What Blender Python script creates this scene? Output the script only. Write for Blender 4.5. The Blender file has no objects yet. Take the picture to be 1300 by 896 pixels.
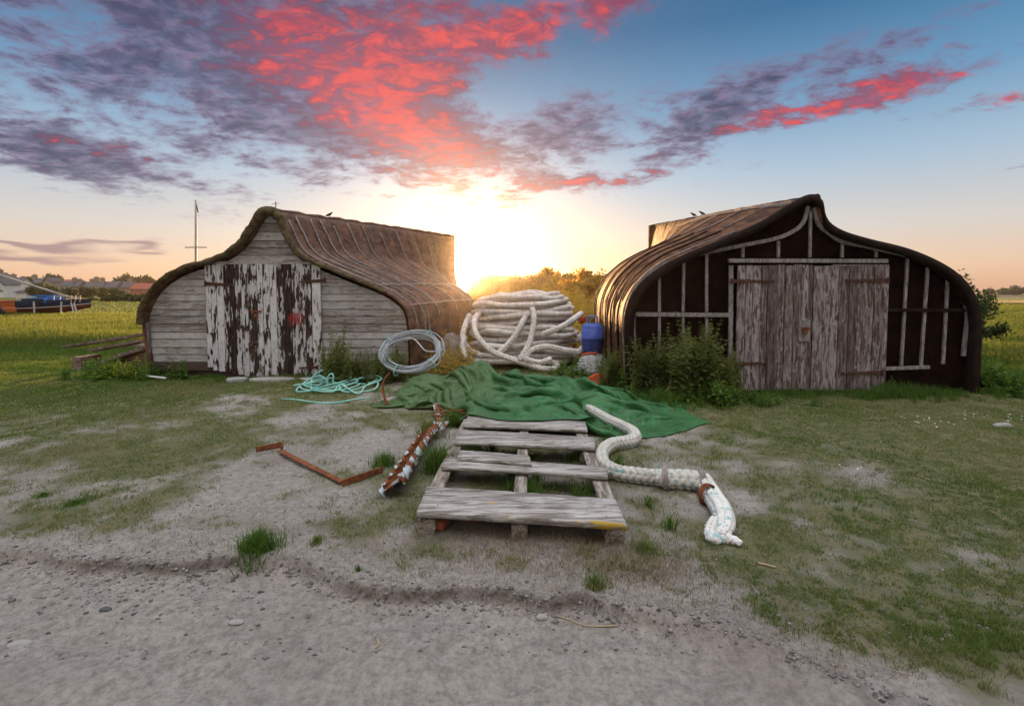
import bpy, math, random
import numpy as np
from mathutils import Vector
R = math.radians
scene = bpy.context.scene
col = scene.collection
random.seed(7)
rng = np.random.default_rng(7)

# ------------------------------------------------------------------ camera
F, PX, PY, HOR, CAMH = 620.0, 650.0, 403.0, 372.0, 1.4
PITCH = math.atan((PY - HOR) / F)
cam_d = bpy.data.cameras.new('camera')
cam_d.sensor_width = 36.0
cam_d.lens = F / 1300.0 * 36.0
cam_d.shift_y = -45.0 / 1300.0
cam_d.clip_start = 0.05
cam_d.clip_end = 9000
cam = bpy.data.objects.new('camera', cam_d)
col.objects.link(cam)
cam.location = (0, 0, CAMH)
cam.rotation_euler = (math.pi / 2 - PITCH, 0, 0)
scene.camera = cam
scene.view_settings.view_transform = 'Standard'
scene.view_settings.look = 'None'
scene.view_settings.gamma = 1
scene.view_settings.exposure = 1.55

def ray(px, py):
    cx = (px - PX) / F; cz = -(py - PY) / F
    return np.array([cx, math.cos(PITCH) + math.sin(PITCH) * cz, math.cos(PITCH) * cz - math.sin(PITCH)])
def G(px, py, z=0.0):
    r = ray(px, py); t = (z - CAMH) / r[2]
    return np.array([r[0] * t, r[1] * t, z])
def D(px, py, Y):
    r = ray(px, py); t = Y / r[1]
    return np.array([r[0] * t, Y, CAMH + r[2] * t])

# ------------------------------------------------------------------ world and sun
SUN_AZ, SUN_EL = math.atan2(-58, 620), R(3.3)          # azimuth measured from +Y towards +X
SUN_DIR = Vector((math.sin(SUN_AZ) * math.cos(SUN_EL), math.cos(SUN_AZ) * math.cos(SUN_EL), math.sin(SUN_EL)))
world = bpy.data.worlds.new('World'); scene.world = world
world.use_nodes = True
wt = world.node_tree; wt.nodes.clear()

class NT:
    """small helper for writing node maths"""
    def __init__(s, tree): s.t = tree; s.L = tree.links
    def node(s, typ, **kw):
        n = s.t.nodes.new(typ)
        for k, v in kw.items(): setattr(n, k, v)
        return n
    def put(s, sock, v):
        if isinstance(v, bpy.types.NodeSocket): s.L.new(v, sock)
        elif isinstance(v, (tuple, list)) and len(v) == 3 and sock.type == 'RGBA': sock.default_value = (*v, 1)
        else: sock.default_value = v
    def m(s, op, a, b=None, c=None, clamp=False):
        n = s.node('ShaderNodeMath', operation=op); n.use_clamp = clamp
        s.put(n.inputs[0], a)
        if b is not None: s.put(n.inputs[1], b)
        if c is not None: s.put(n.inputs[2], c)
        return n.outputs[0]
    def mix(s, f, a, b, blend='MIX'):
        n = s.node('ShaderNodeMix', data_type='RGBA', blend_type=blend)
        s.put(n.inputs[0], f); s.put(n.inputs[6], a); s.put(n.inputs[7], b)
        return n.outputs[2]
    def noise(s, vec, scale, detail=6, rough=0.6, dist=0.0, lac=2.0):
        n = s.node('ShaderNodeTexNoise')
        if vec is not None: s.L.new(vec, n.inputs['Vector'])
        n.inputs['Scale'].default_value = scale; n.inputs['Detail'].default_value = detail
        n.inputs['Roughness'].default_value = rough; n.inputs['Distortion'].default_value = dist
        n.inputs['Lacunarity'].default_value = lac
        return n.outputs[0]
    def smooth(s, v, lo, hi):
        n = s.node('ShaderNodeMapRange', interpolation_type='SMOOTHSTEP')
        s.put(n.inputs[0], v); s.put(n.inputs[1], lo); s.put(n.inputs[2], hi)
        return n.outputs[0]
    def ramp(s, v, stops, interp='LINEAR'):
        n = s.node('ShaderNodeValToRGB'); cr = n.color_ramp; cr.interpolation = interp
        while len(cr.elements) < len(stops): cr.elements.new(0.5)
        for e, (p, c) in zip(cr.elements, stops):
            e.position = p; e.color = (*c, 1)
        s.put(n.inputs[0], v)
        return n.outputs[0]
    def vec(s, x, y, z):
        n = s.node('ShaderNodeCombineXYZ'); s.put(n.inputs[0], x); s.put(n.inputs[1], y); s.put(n.inputs[2], z)
        return n.outputs[0]
    def map(s, vec, scale=(1, 1, 1), loc=(0, 0, 0)):
        n = s.node('ShaderNodeMapping'); s.L.new(vec, n.inputs['Vector'])
        n.inputs['Scale'].default_value = scale; n.inputs['Location'].default_value = loc
        return n.outputs[0]

def build_world():
    w = NT(wt)
    tc = w.node('ShaderNodeTexCoord')
    sep = w.node('ShaderNodeSeparateXYZ'); w.L.new(tc.outputs['Generated'], sep.inputs[0])
    x, y, z = sep.outputs
    az = w.m('ARCTAN2', x, y)
    el = w.m('ARCSINE', w.m('MAXIMUM', w.m('MINIMUM', z, 0.9999), -0.9999))
    sky = w.node('ShaderNodeTexSky', sky_type='NISHITA')
    sky.sun_disc = False
    sky.sun_elevation = SUN_EL; sky.sun_rotation = SUN_AZ
    sky.air_density = 1.0; sky.dust_density = 1.2; sky.ozone_density = 2.0
    # sky colour by elevation: the blend of Nishita and the sunset's own banding
    band = w.ramp(w.m('DIVIDE', el, 0.75, clamp=True), SKY_BAND)
    base = w.mix(SKY_MIX, sky.outputs[0], band)
    # scattering towards the sun
    dot = w.node('ShaderNodeVectorMath', operation='DOT_PRODUCT')
    w.L.new(tc.outputs['Generated'], dot.inputs[0]); dot.inputs[1].default_value = SUN_DIR
    ang = w.m('ARCCOSINE', w.m('MINIMUM', dot.outputs['Value'], 0.99999))
    def halo(sig, colr, gain):
        q = w.m('DIVIDE', ang, sig); e = w.m('MULTIPLY', w.m('EXPONENT', w.m('MULTIPLY', w.m('POWER', q, 1.35), -1.0)), gain)
        v = w.node('ShaderNodeMix', data_type='RGBA'); v.inputs[0].default_value = 1
        n = w.node('ShaderNodeVectorMath', operation='SCALE'); n.inputs[0].default_value = colr
        w.L.new(e, n.inputs['Scale']); return n.outputs[0]
    # clouds: patches by azimuth/elevation, texture on a plane overhead
    zz = w.m('ADD', w.m('MAXIMUM', z, 0.0), 0.16)
    cu = w.m('DIVIDE', x, zz); cv = w.m('DIVIDE', y, zz)
    cp = w.vec(cu, cv, 0.0)
    n1 = w.noise(cp, 3.2, 7, 0.64, 0.5)
    n2 = w.noise(w.map(cp, (1, 1.25, 1), (4.3, 1.7, 2)), 9.5, 4, 0.66, 0.3)
    n4 = w.noise(w.map(cp, (1.1, 1.5, 1), (2.2, 8.1, 3)), 8.5, 6, 0.62, 0.8)
    n3 = w.noise(w.map(cp, (1, 1, 1), (9.3, 3.7, 5)), 1.2, 2, 0.5)
    wa = w.m('MULTIPLY', w.m('SUBTRACT', n1, 0.5), 0.10); wb = w.m('MULTIPLY', w.m('SUBTRACT', n3, 0.5), 0.10)
    azw = w.m('ADD', az, wa); elw = w.m('ADD', el, wb)
    def blob(px, py, rx, ry, phi, amp):
        r = ray(px, py); r = r / np.linalg.norm(r)
        a0, e0 = math.atan2(r[0], r[1]), math.asin(r[2])
        c, s = math.cos(R(phi)), math.sin(R(phi))
        da = w.m('SUBTRACT', azw, a0); de = w.m('SUBTRACT', elw, e0)
        du = w.m('DIVIDE', w.m('ADD', w.m('MULTIPLY', da, c), w.m('MULTIPLY', de, s)), rx)
        dv = w.m('DIVIDE', w.m('SUBTRACT', w.m('MULTIPLY', de, c), w.m('MULTIPLY', da, s)), ry)
        q = w.m('ADD', w.m('MULTIPLY', du, du), w.m('MULTIPLY', dv, dv))
        return w.m('MULTIPLY', w.m('EXPONENT', w.m('MULTIPLY', q, -1.0)), amp)
    def total(bs):
        t = None
        for b in bs:
            v = blob(*b); t = v if t is None else w.m('ADD', t, v)
        return t
    dens = total(CLOUDS)
    redw = total(REDS)
    d = w.m('ADD', dens, w.m('ADD', w.m('MULTIPLY', w.m('SUBTRACT', n1, 0.5), 2.3), w.m('MULTIPLY', w.m('SUBTRACT', n2, 0.5), 1.3)))
    # overhead and behind the camera: scattered cloud
    back = w.m('MULTIPLY', w.smooth(el, 0.75, 1.1), 0.25)
    d = w.m('ADD', d, back)
    mask = w.m('MULTIPLY', w.smooth(d, 0.32, 0.95), w.m('ADD', 0.80, w.m('MULTIPLY', w.smooth(n4, 0.35, 0.6), 0.2)))
    thick = w.smooth(d, 0.42, 1.25)
    rl = w.m('ADD', redw, w.m('MULTIPLY', w.m('SUBTRACT', n2, 0.5), 2.0))
    rl = w.m('ADD', rl, w.m('MULTIPLY', w.m('SUBTRACT', n1, 0.52), 1.4))
    redf = w.smooth(rl, 0.30, 1.0)
    dark = w.mix(w.m('MULTIPLY', thick, w.smooth(n2, 0.25, 0.6)), C_PURPLE_THIN, C_PURPLE)
    hot = w.m('ADD', w.m('MULTIPLY', redw, 0.75), w.m('ADD', w.m('MULTIPLY', w.m('SUBTRACT', n4, 0.5), 3.4), w.m('MULTIPLY', w.m('SUBTRACT', n2, 0.5), 1.6)))
    red = w.mix(w.smooth(hot, 0.35, 1.35), C_RED_DARK, C_RED)
    cloud = w.mix(redf, dark, red)
    mask = w.m('MULTIPLY', mask, w.smooth(el, 0.07, 0.20))
    mask = w.m('MULTIPLY', mask, 0.93)
    sk = w.mix(mask, base, cloud)
    # low thin bars of cloud near the horizon, left
    bars = total(BARS)
    bn = w.noise(w.vec(w.m('MULTIPLY', az, 3.0), w.m('MULTIPLY', el, 30.0), 0.3), 1.6, 5, 0.55)
    bm = w.smooth(w.m('ADD', bars, w.m('MULTIPLY', w.m('SUBTRACT', bn, 0.5), 1.1)), 0.35, 0.8)
    sk = w.mix(w.m('MULTIPLY', bm, 0.75), sk, C_BAR)
    # fill light added to the unseen sky overhead and behind the camera
    rear = w.m('MULTIPLY', w.smooth(w.m('MULTIPLY', y, -1.0), -0.15, 0.5), w.smooth(el, -0.02, 0.12))
    sk = w.mix(w.m('MULTIPLY', rear, 0.9), sk, SKY_REAR)
    sk = w.mix(w.m('MULTIPLY', w.smooth(el, 0.72, 1.10), 0.92), sk, SKY_TOP)
    out = sk
    for sig, colr, gain in HALOS:
        n = w.node('ShaderNodeVectorMath', operation='ADD'); w.L.new(out, n.inputs[0]); w.L.new(halo(sig, colr, gain), n.inputs[1]); out = n.outputs[0]
    bg = w.node('ShaderNodeBackground'); bg.inputs[1].default_value = 0.15
    w.L.new(out, bg.inputs[0])
    o = w.node('ShaderNodeOutputWorld'); w.L.new(bg.outputs[0], o.inputs[0])

# colours below are display-linear values divided by strength*2^exposure
def S(r, g, b):
    k = 1.0 / (0.15 * 2 ** 1.55)
    f = lambda c: ((c / 255.0 + 0.055) / 1.055) ** 2.4 if c > 10 else c / 255.0 / 12.92
    return (f(r) * k, f(g) * k, f(b) * k)
SKY_BAND = [(0.0, S(228, 176, 146)), (0.06, S(236, 200, 172)), (0.15, S(216, 208, 202)), (0.29, S(168, 192, 212)),
            (0.44, S(104, 154, 192)), (0.62, S(38, 104, 150)), (1.0, S(14, 66, 112))]
SKY_MIX = 0.93
SKY_REAR = tuple(0.74 * c for c in S(248, 236, 228)); SKY_TOP = tuple(2.95 * c for c in S(240, 241, 244))
C_RED = S(236, 82, 80); C_RED_DARK = S(146, 50, 78)
C_PURPLE = S(60, 68, 100); C_PURPLE_THIN = S(132, 114, 146); C_BAR = S(150, 122, 132)
#          px   py   rx    ry   phi  amp
CLOUDS = [(300, 20, .34, .16, -8, .85), (450, 80, .24, .15, -34, .85), (520, 165, .19, .065, -24, .90), (570, 200, .10, .025, -8, .45),
          (640, 40, .22, .07, 12, .80), (70, 70, .30, .20, 0, .36), (100, 200, .24, .036, -14, .60), (20, 180, .16, .06, -8, .35),
          (250, 150, .20, .05, -12, .42), (720, 165, .15, .07, 5, .78), (770, 228, .20, .032, 7, .85),
          (930, 128, .19, .055, 6, .85), (880, 165, .08, .035, 10, .45), (1120, 122, .19, .026, 6, .85), (1290, 116, .05, .012, 0, .7),
          (780, 5, .10, .05, 10, .6), (1200, 30, .22, .06, 8, .26), (380, 225, .12, .02, -5, .35)]
REDS = [(440, 90, .26, .12, -30, .62), (520, 20, .20, .10, 0, .35), (540, 180, .20, .055, -20, .95), (620, 50, .20, .07, 12, .75), (1120, 124, .17, .03, 6, 1.05),
        (1290, 116, .06, .02, 0, 1.0), (770, 230, .18, .03, 7, .75), (300, 60, .18, .09, -10, .25), (140, 190, .16, .03, -10, .35),
        (760, 20, .12, .06, 10, .8), (970, 150, .08, .02, 10, .5)]
BARS = [(50, 307, .13, .007, -2, .70), (40, 321, .12, .008, 2, .70), (190, 312, .04, .005, 0, .6), (700, 262, .10, .010, 0, .0)]
HALOS = [(0.016, (1.0, 0.80, 0.50), 160.0), (0.050, (1.0, 0.60, 0.25), 8.0), (0.13, (1.0, 0.70, 0.42), 1.5), (0.34, (1.0, 0.70, 0.50), 0.45)]
build_world()

sun_d = bpy.data.lights.new('sun', 'SUN'); sun_d.energy = 5.0; sun_d.angle = R(0.5); sun_d.color = (1.0, 0.54, 0.22)
sun = bpy.data.objects.new('sun', sun_d); col.objects.link(sun)
sun.rotation_euler = (-SUN_DIR).to_track_quat('-Z', 'Y').to_euler()
sun.location = (0, 0, 30)

# ------------------------------------------------------------------ numpy noise
def _hash(ix, iy, seed):
    n = (ix.astype(np.int64) * 374761393 + iy.astype(np.int64) * 668265263 + seed * 982451653) & 0xffffffff
    n = ((n ^ (n >> 13)) * 1274126177) & 0xffffffff
    n = (n ^ (n >> 16)) & 0xffffffff
    return n / 4294967295.0
def vnoise(x, y, seed=0):
    x = np.asarray(x, float); y = np.asarray(y, float)
    ix = np.floor(x); iy = np.floor(y); fx = x - ix; fy = y - iy
    fx = fx * fx * (3 - 2 * fx); fy = fy * fy * (3 - 2 * fy)
    a = _hash(ix, iy, seed); b = _hash(ix + 1, iy, seed); c = _hash(ix, iy + 1, seed); d = _hash(ix + 1, iy + 1, seed)
    return (a * (1 - fx) + b * fx) * (1 - fy) + (c * (1 - fx) + d * fx) * fy
def fbm(x, y, oct=4, seed=0, gain=0.5):
    s = 0; a = 1; t = 0
    for i in range(oct):
        s = s + a * vnoise(x * 2 ** i + 17.3 * i, y * 2 ** i - 9.1 * i, seed + i); t += a; a *= gain
    return s / t
def sstep(v, lo, hi):
    t = np.clip((v - lo) / (hi - lo), 0, 1); return t * t * (3 - 2 * t)

# ------------------------------------------------------------------ mesh helpers
def tag(o, label=None, cat=None, group=None, kind=None):
    if label: o['label'] = label
    if cat: o['category'] = cat
    if group: o['group'] = group
    if kind: o['kind'] = kind
    return o
def empty(name, loc, label=None, cat=None, group=None):
    o = bpy.data.objects.new(name, None); col.objects.link(o); o.location = [float(v) for v in loc]; o.empty_display_size = 0.1
    return tag(o, label, cat, group)
def wloc(o):
    v = np.array(o.location, float)
    while o.parent: o = o.parent; v = v + np.array(o.location, float)
    return v
def np_mesh(name, V, faces, mat=None, parent=None, smooth=False, attrs=None, quads=None, origin=None):
    """faces: (n,3) or (n,4) int array (or list of arrays); V world coordinates"""
    V = np.asarray(V, float)
    fl = faces if isinstance(faces, list) else [faces]
    fl = [np.asarray(f, np.int32) for f in fl if len(f)]
    base = wloc(parent) if parent else (np.array(origin, float) if origin is not None else np.zeros(3))
    me = bpy.data.meshes.new(name)
    nl = sum(f.size for f in fl); nf = sum(len(f) for f in fl)
    me.vertices.add(len(V)); me.loops.add(nl); me.polygons.add(nf)
    me.vertices.foreach_set('co', (V - base).astype(np.float32).ravel())
    me.loops.foreach_set('vertex_index', np.concatenate([f.ravel() for f in fl]))
    tot = np.concatenate([np.full(len(f), f.shape[1]) for f in fl])
    me.polygons.foreach_set('loop_start', np.concatenate([[0], np.cumsum(tot)[:-1]]).astype(np.int32))
    me.polygons.foreach_set('loop_total', tot.astype(np.int32))
    if smooth: me.polygons.foreach_set('use_smooth', np.ones(nf, bool))
    for k, a in (attrs or {}).items():
        at = me.attributes.new(k, 'FLOAT', 'POINT'); at.data.foreach_set('value', np.asarray(a, np.float32))
    me.update(calc_edges=True); me.validate()
    if mat: me.materials.append(mat)
    o = bpy.data.objects.new(name, me); col.objects.link(o)
    if parent: o.parent = parent
    elif origin is not None: o.location = origin
    return o

class MB:
    def __init__(s): s.v = []; s.f = []
    def add(s, verts, faces):
        b = len(s.v); s.v += [tuple(map(float, p)) for p in verts]; s.f += [tuple(b + i for i in f) for f in faces]
    def hexa(s, c):      # 8 corners: bottom 4 then top 4
        s.add(c, [(3, 2, 1, 0), (4, 5, 6, 7), (0, 1, 5, 4), (1, 2, 6, 5), (2, 3, 7, 6), (3, 0, 4, 7)])
    def box(s, x0, x1, y0, y1, z0, z1):
        s.hexa([(x0, y0, z0), (x1, y0, z0), (x1, y1, z0), (x0, y1, z0), (x0, y0, z1), (x1, y0, z1), (x1, y1, z1), (x0, y1, z1)])
    def bar(s, a, b, w, h, up=(0, 0, 1)):      # box section beam between two points
        a = np.array(a, float); b = np.array(b, float); d = b - a; d /= np.linalg.norm(d)
        up = np.array(up, float); sd = np.cross(d, up); sd /= np.linalg.norm(sd); u = np.cross(sd, d)
        c = []
        for q in (-1, 1):
            for p, t in ((a, -1), (b, -1), (b, 1), (a, 1)):
                c.append(p + sd * t * w / 2 + u * q * h / 2)
        s.hexa(c)
    def prism(s, pts, y0, y1):     # polygon in xz, extruded in y
        n = len(pts)
        s.add([(p[0], y0, p[1]) for p in pts] + [(p[0], y1, p[1]) for p in pts],
              [tuple(range(n - 1, -1, -1)), tuple(range(n, 2 * n))] + [(i, (i + 1) % n, n + (i + 1) % n, n + i) for i in range(n)])
    def tube(s, path, r, n=8, cap=True):
        V, Q = tube_np(path, r, n)
        b = len(s.v); s.add(V, [tuple(q) for q in Q.tolist()])
        if cap:
            m = len(V) // n
            s.f.append(tuple(b + i for i in range(n - 1, -1, -1))); s.f.append(tuple(b + (m - 1) * n + i for i in range(n)))
    def build(s, name, mat, parent=None, smooth=False, bevel=0, origin=None, solid=0, autos=None):
        base = wloc(parent) if parent else (np.array(origin, float) if origin is not None else np.zeros(3))
        me = bpy.data.meshes.new(name)
        me.from_pydata([tuple(np.array(p) - base) for p in s.v], [], s.f); me.update()
        if smooth:
            for p in me.polygons: p.use_smooth = True
        if mat: me.materials.append(mat)
        o = bpy.data.objects.new(name, me); col.objects.link(o)
        if parent: o.parent = parent
        elif origin is not None: o.location = [float(v) for v in origin]
        if bevel:
            m = o.modifiers.new('bevel', 'BEVEL'); m.width = bevel; m.segments = 1; m.limit_method = 'ANGLE'
        if solid:
            m = o.modifiers.new('solid', 'SOLIDIFY'); m.thickness = solid; m.offset = -1
        return o

def frames(P):
    P = np.asarray(P, float)
    T = np.gradient(P, axis=0); T /= np.maximum(np.linalg.norm(T, axis=1, keepdims=True), 1e-9)
    N = np.zeros_like(P); a = np.array([0, 0, 1.0]) if abs(T[0][2]) < .9 else np.array([1.0, 0, 0])
    n = a - T[0] * a.dot(T[0]); n /= np.linalg.norm(n); N[0] = n
    for i in range(1, len(P)):
        n = N[i - 1] - T[i] * N[i - 1].dot(T[i]); l = np.linalg.norm(n)
        N[i] = n / l if l > 1e-6 else N[i - 1]
    return T, N, np.cross(T, N)
def tube_np(P, r, n=8, disp=None):
    P = np.asarray(P, float); T, N, B = frames(P)
    s = np.concatenate([[0], np.cumsum(np.linalg.norm(np.diff(P, axis=0), axis=1))])
    th = np.linspace(0, 2 * math.pi, n, endpoint=False)
    rr = np.broadcast_to(np.asarray(r, float).reshape(-1, 1), (len(P), n)).copy()
    if disp is not None: rr = rr * disp(s[:, None], th[None, :])
    V = P[:, None, :] + rr[..., None] * (np.cos(th)[None, :, None] * N[:, None, :] + np.sin(th)[None, :, None] * B[:, None, :])
    i = np.arange(len(P) - 1)[:, None] * n; j = np.arange(n)[None, :]; k = (j + 1) % n
    Q = np.stack([i + j, i + k, i + n + k, i + n + j], -1).reshape(-1, 4)
    return V.reshape(-1, 3), Q
def catmull(P, step):
    P = np.asarray(P, float)
    P = np.vstack([2 * P[0] - P[1], P, 2 * P[-1] - P[-2]])
    out = []
    for i in range(1, len(P) - 2):
        L = np.linalg.norm(P[i + 1][:3] - P[i][:3]); m = max(2, int(L / step)); t = np.linspace(0, 1, m, endpoint=False)[:, None]
        a, b, c, d = P[i - 1], P[i], P[i + 1], P[i + 2]
        out.append(0.5 * ((2 * b) + (-a + c) * t + (2 * a - 5 * b + 4 * c - d) * t ** 2 + (-a + 3 * b - 3 * c + d) * t ** 3))
    out.append(P[-2][None, :])
    return np.vstack(out)
def cap_rings(Q, nv, n):
    return [Q]
def grid_quads(a, b):
    i = np.arange(a - 1)[:, None] * b; j = np.arange(b - 1)[None, :]
    return np.stack([i + j, i + j + 1, i + b + j + 1, i + b + j], -1).reshape(-1, 4)
# ------------------------------------------------------------------ materials
LICH_Y = float(G(640, 660, .15)[1] - G(665, 600, 0)[1])
def new_mat(name):
    m = bpy.data.materials.new(name); m.use_nodes = True; m.node_tree.nodes.clear()
    return m, NT(m.node_tree)
def finish(w, colr, rough=0.8, bump=None, bstr=0.5, bdist=0.01, metallic=0.0, spec=0.3, trans=None, transw=0.4):
    p = w.node('ShaderNodeBsdfPrincipled')
    w.put(p.inputs['Base Color'], colr); w.put(p.inputs['Roughness'], rough); w.put(p.inputs['Metallic'], metallic)
    p.inputs['Specular IOR Level'].default_value = spec
    if bump is not None:
        b = w.node('ShaderNodeBump'); b.inputs['Strength'].default_value = bstr; b.inputs['Distance'].default_value = bdist
        w.put(b.inputs['Height'], bump); w.L.new(b.outputs[0], p.inputs['Normal'])
    o = w.node('ShaderNodeOutputMaterial'); sh = p.outputs[0]
    if trans is not None:
        t = w.node('ShaderNodeBsdfTranslucent'); w.put(t.inputs[0], trans)
        mx = w.node('ShaderNodeMixShader'); mx.inputs[0].default_value = transw
        w.L.new(sh, mx.inputs[1]); w.L.new(t.outputs[0], mx.inputs[2]); sh = mx.outputs[0]
    w.L.new(sh, o.inputs[0])
def oc(w): return w.node('ShaderNodeTexCoord').outputs['Object']
def isl(w): return w.node('ShaderNodeNewGeometry').outputs['Random Per Island']
def attr(w, n): return w.node('ShaderNodeAttribute', attribute_name=n).outputs['Fac']

def plain(name, c1, c2, scale=6, rough=0.8, bstr=0.3, bdist=0.01, metallic=0, detail=6, island=0.0, spec=0.3):
    m, w = new_mat(name); v = oc(w)
    n = w.noise(v, scale, detail, 0.65); c = w.mix(w.smooth(n, 0.3, 0.7), c1, c2)
    if island:
        k = w.m('ADD', w.m('MULTIPLY', isl(w), island), 1 - island / 2)
        g = w.node('ShaderNodeVectorMath', operation='SCALE'); w.L.new(c, g.inputs[0]); w.L.new(k, g.inputs['Scale']); c = g.outputs[0]
    n2 = w.noise(v, scale * 6, 5, 0.7)
    finish(w, c, rough, n2, bstr, bdist, metallic, spec)
    return m
def wood(name, axis, bare, dark, paint=None, peel=0.5, lo=0.12, rough=0.85, stain=None, lichen=False, ps=15):
    """weathered boards; axis = grain direction; paint flakes off along the grain to bare wood"""
    m, w = new_mat(name); v = oc(w)
    off = w.node('ShaderNodeVectorMath', operation='ADD'); w.L.new(v, off.inputs[0])
    r = isl(w); w.L.new(w.vec(w.m('MULTIPLY', r, 13.0), w.m('MULTIPLY', r, 7.0), w.m('MULTIPLY', r, 29.0)), off.inputs[1])
    vo = off.outputs[0]
    sc = [1, 1, 1]; sc['xyz'.index(axis)] = lo
    g = w.noise(w.map(vo, tuple(sc)), 34, 6, 0.7, 0.6)
    big = w.noise(w.map(vo, tuple(0.5 + 0.5 * s for s in sc)), 5, 5, 0.6)
    c = w.mix(w.smooth(g, 0.38, 0.64), dark, bare)
    c = w.mix(w.m('MULTIPLY', w.smooth(big, 0.45, 0.75), 0.45), c, dark)
    hgt = g
    if paint:
        sp = [1, 1, 1]; sp['xyz'.index(axis)] = 0.20
        f = w.noise(w.map(vo, tuple(sp)), ps, 10, 0.62, 0.25)
        f = w.m('ADD', f, w.m('MULTIPLY', w.m('SUBTRACT', g, 0.5), 0.22))
        f = w.m('ADD', f, w.m('MULTIPLY', w.m('SUBTRACT', big, 0.5), 0.5))
        f = w.m('ADD', f, w.m('MULTIPLY', w.m('SUBTRACT', r, 0.5), 0.22))
        pk = w.smooth(f, peel, peel + 0.025)
        pc = w.mix(w.smooth(w.noise(vo, 9, 4, 0.6), 0.3, 0.75), paint, tuple(0.72 * q for q in paint))
        c = w.mix(pk, c, pc); hgt = w.m('ADD', w.m('MULTIPLY', g, 0.35), pk)
    k = w.m('ADD', w.m('MULTIPLY', r, 0.42), 0.8)
    s = w.node('ShaderNodeVectorMath', operation='SCALE'); w.L.new(c, s.inputs[0]); w.L.new(k, s.inputs['Scale']); c = s.outputs[0]
    if stain:
        (sx, sy, sz), rad, scol = stain
        d = w.node('ShaderNodeVectorMath', operation='DISTANCE'); w.L.new(v, d.inputs[0]); d.inputs[1].default_value = (sx, sy, sz)
        q = w.m('ADD', w.m('DIVIDE', d.outputs['Value'], rad), w.m('MULTIPLY', w.m('SUBTRACT', w.noise(v, 14, 5, 0.7), 0.5), 2.6))
        c = w.mix(w.m('MULTIPLY', w.m('SUBTRACT', 1.0, w.smooth(q, 0.55, 0.95)), 0.85), c, scol)
    if lichen:
        ln = w.noise(w.map(v, (0.35, 1, 1), (3, 1, 0)), 16, 6, 0.7)
        sepn = w.node('ShaderNodeSeparateXYZ'); w.L.new(v, sepn.inputs[0])
        edge = w.smooth(sepn.outputs[0], 0.12, 0.42)
        edge2 = w.m('SUBTRACT', 1.0, w.smooth(w.m('SUBTRACT', sepn.outputs[1], w.m('MULTIPLY', sepn.outputs[0], -0.14)), LICH_Y + .025, LICH_Y + .055))
        lm = w.m('MULTIPLY', w.smooth(w.m('ADD', ln, w.m('MULTIPLY', w.m('MULTIPLY', edge, edge2), 0.24)), 0.65, 0.69), 0.85)
        c = w.mix(lm, c, (0.42, 0.27, 0.02))
        gm = w.smooth(w.noise(v, 7, 6, 0.7), 0.56, 0.72)
        c = w.mix(w.m('MULTIPLY', gm, 0.35), c, (0.13, 0.14, 0.08))
    finish(w, c, rough, hgt, 0.55, 0.006, spec=0.2)
    return m

M = {}
# ground: sand and soil, thin turf by the 'grass' attribute
def mat_ground():
    m, w = new_mat('ground'); v = oc(w)
    n1 = w.noise(v, 1.3, 8, 0.65); n2 = w.noise(v, 18, 8, 0.75); n3 = w.noise(v, 90, 4, 0.7); n4 = w.noise(v, 5, 6, 0.7)
    n5 = w.noise(v, 45, 6, 0.8); n6 = w.noise(v, 260, 3, 0.7)
    sand = w.mix(w.smooth(w.m('ADD', w.m('MULTIPLY', n2, 0.5), w.m('MULTIPLY', n5, 0.5)), 0.36, 0.62), (0.20, 0.178, 0.160), (0.42, 0.380, 0.345))
    sand = w.mix(w.m('MULTIPLY', w.smooth(n6, 0.5, 0.72), 0.30), sand, (0.50, 0.46, 0.43))
    sand = w.mix(w.m('MULTIPLY', w.smooth(n1, 0.42, 0.7), 0.45), sand, (0.21, 0.185, 0.17))
    sand = w.mix(w.m('MULTIPLY', w.smooth(n3, 0.60, 0.72), 0.45), sand, (0.10, 0.085, 0.075))
    duff = w.mix(w.smooth(n4, 0.35, 0.65), (0.085, 0.105, 0.032), (0.19, 0.165, 0.08))
    duff = w.mix(w.smooth(n5, 0.46, 0.66), duff, (0.040, 0.065, 0.018))
    ga = w.m('ADD', attr(w, 'grass'), w.m('ADD', w.m('MULTIPLY', w.m('SUBTRACT', n2, 0.5), 0.9), w.m('MULTIPLY', w.m('SUBTRACT', n4, 0.5), 0.7)))
    c = w.mix(w.m('MULTIPLY', w.smooth(ga, 0.15, 0.80), 0.90), sand, duff)
    c = w.mix(w.m('MULTIPLY', w.smooth(w.noise(w.map(v, (1, 1, 1), (7, 2, 1)), 0.8, 4, 0.6), 0.5, 0.75), 0.25), c, (0.13, 0.10, 0.085))
    # darker colour for the crack along the cut bank and ground round the pallet
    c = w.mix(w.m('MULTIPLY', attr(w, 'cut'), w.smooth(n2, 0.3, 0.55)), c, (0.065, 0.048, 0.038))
    # meadow far off
    far = w.mix(w.smooth(w.noise(v, 0.08, 6, 0.6), 0.4, 0.6), (0.055, 0.095, 0.025), (0.13, 0.13, 0.04))
    c = w.mix(attr(w, 'far'), c, far)
    h = w.m('ADD', w.m('MULTIPLY', n2, 0.7), w.m('ADD', w.m('MULTIPLY', n3, 0.5), w.m('ADD', w.m('MULTIPLY', n5, 0.9), w.m('MULTIPLY', n4, 0.8))))
    finish(w, c, 0.95, h, 0.8, 0.014, spec=0.10)
    return m
M['ground'] = mat_ground()

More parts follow.
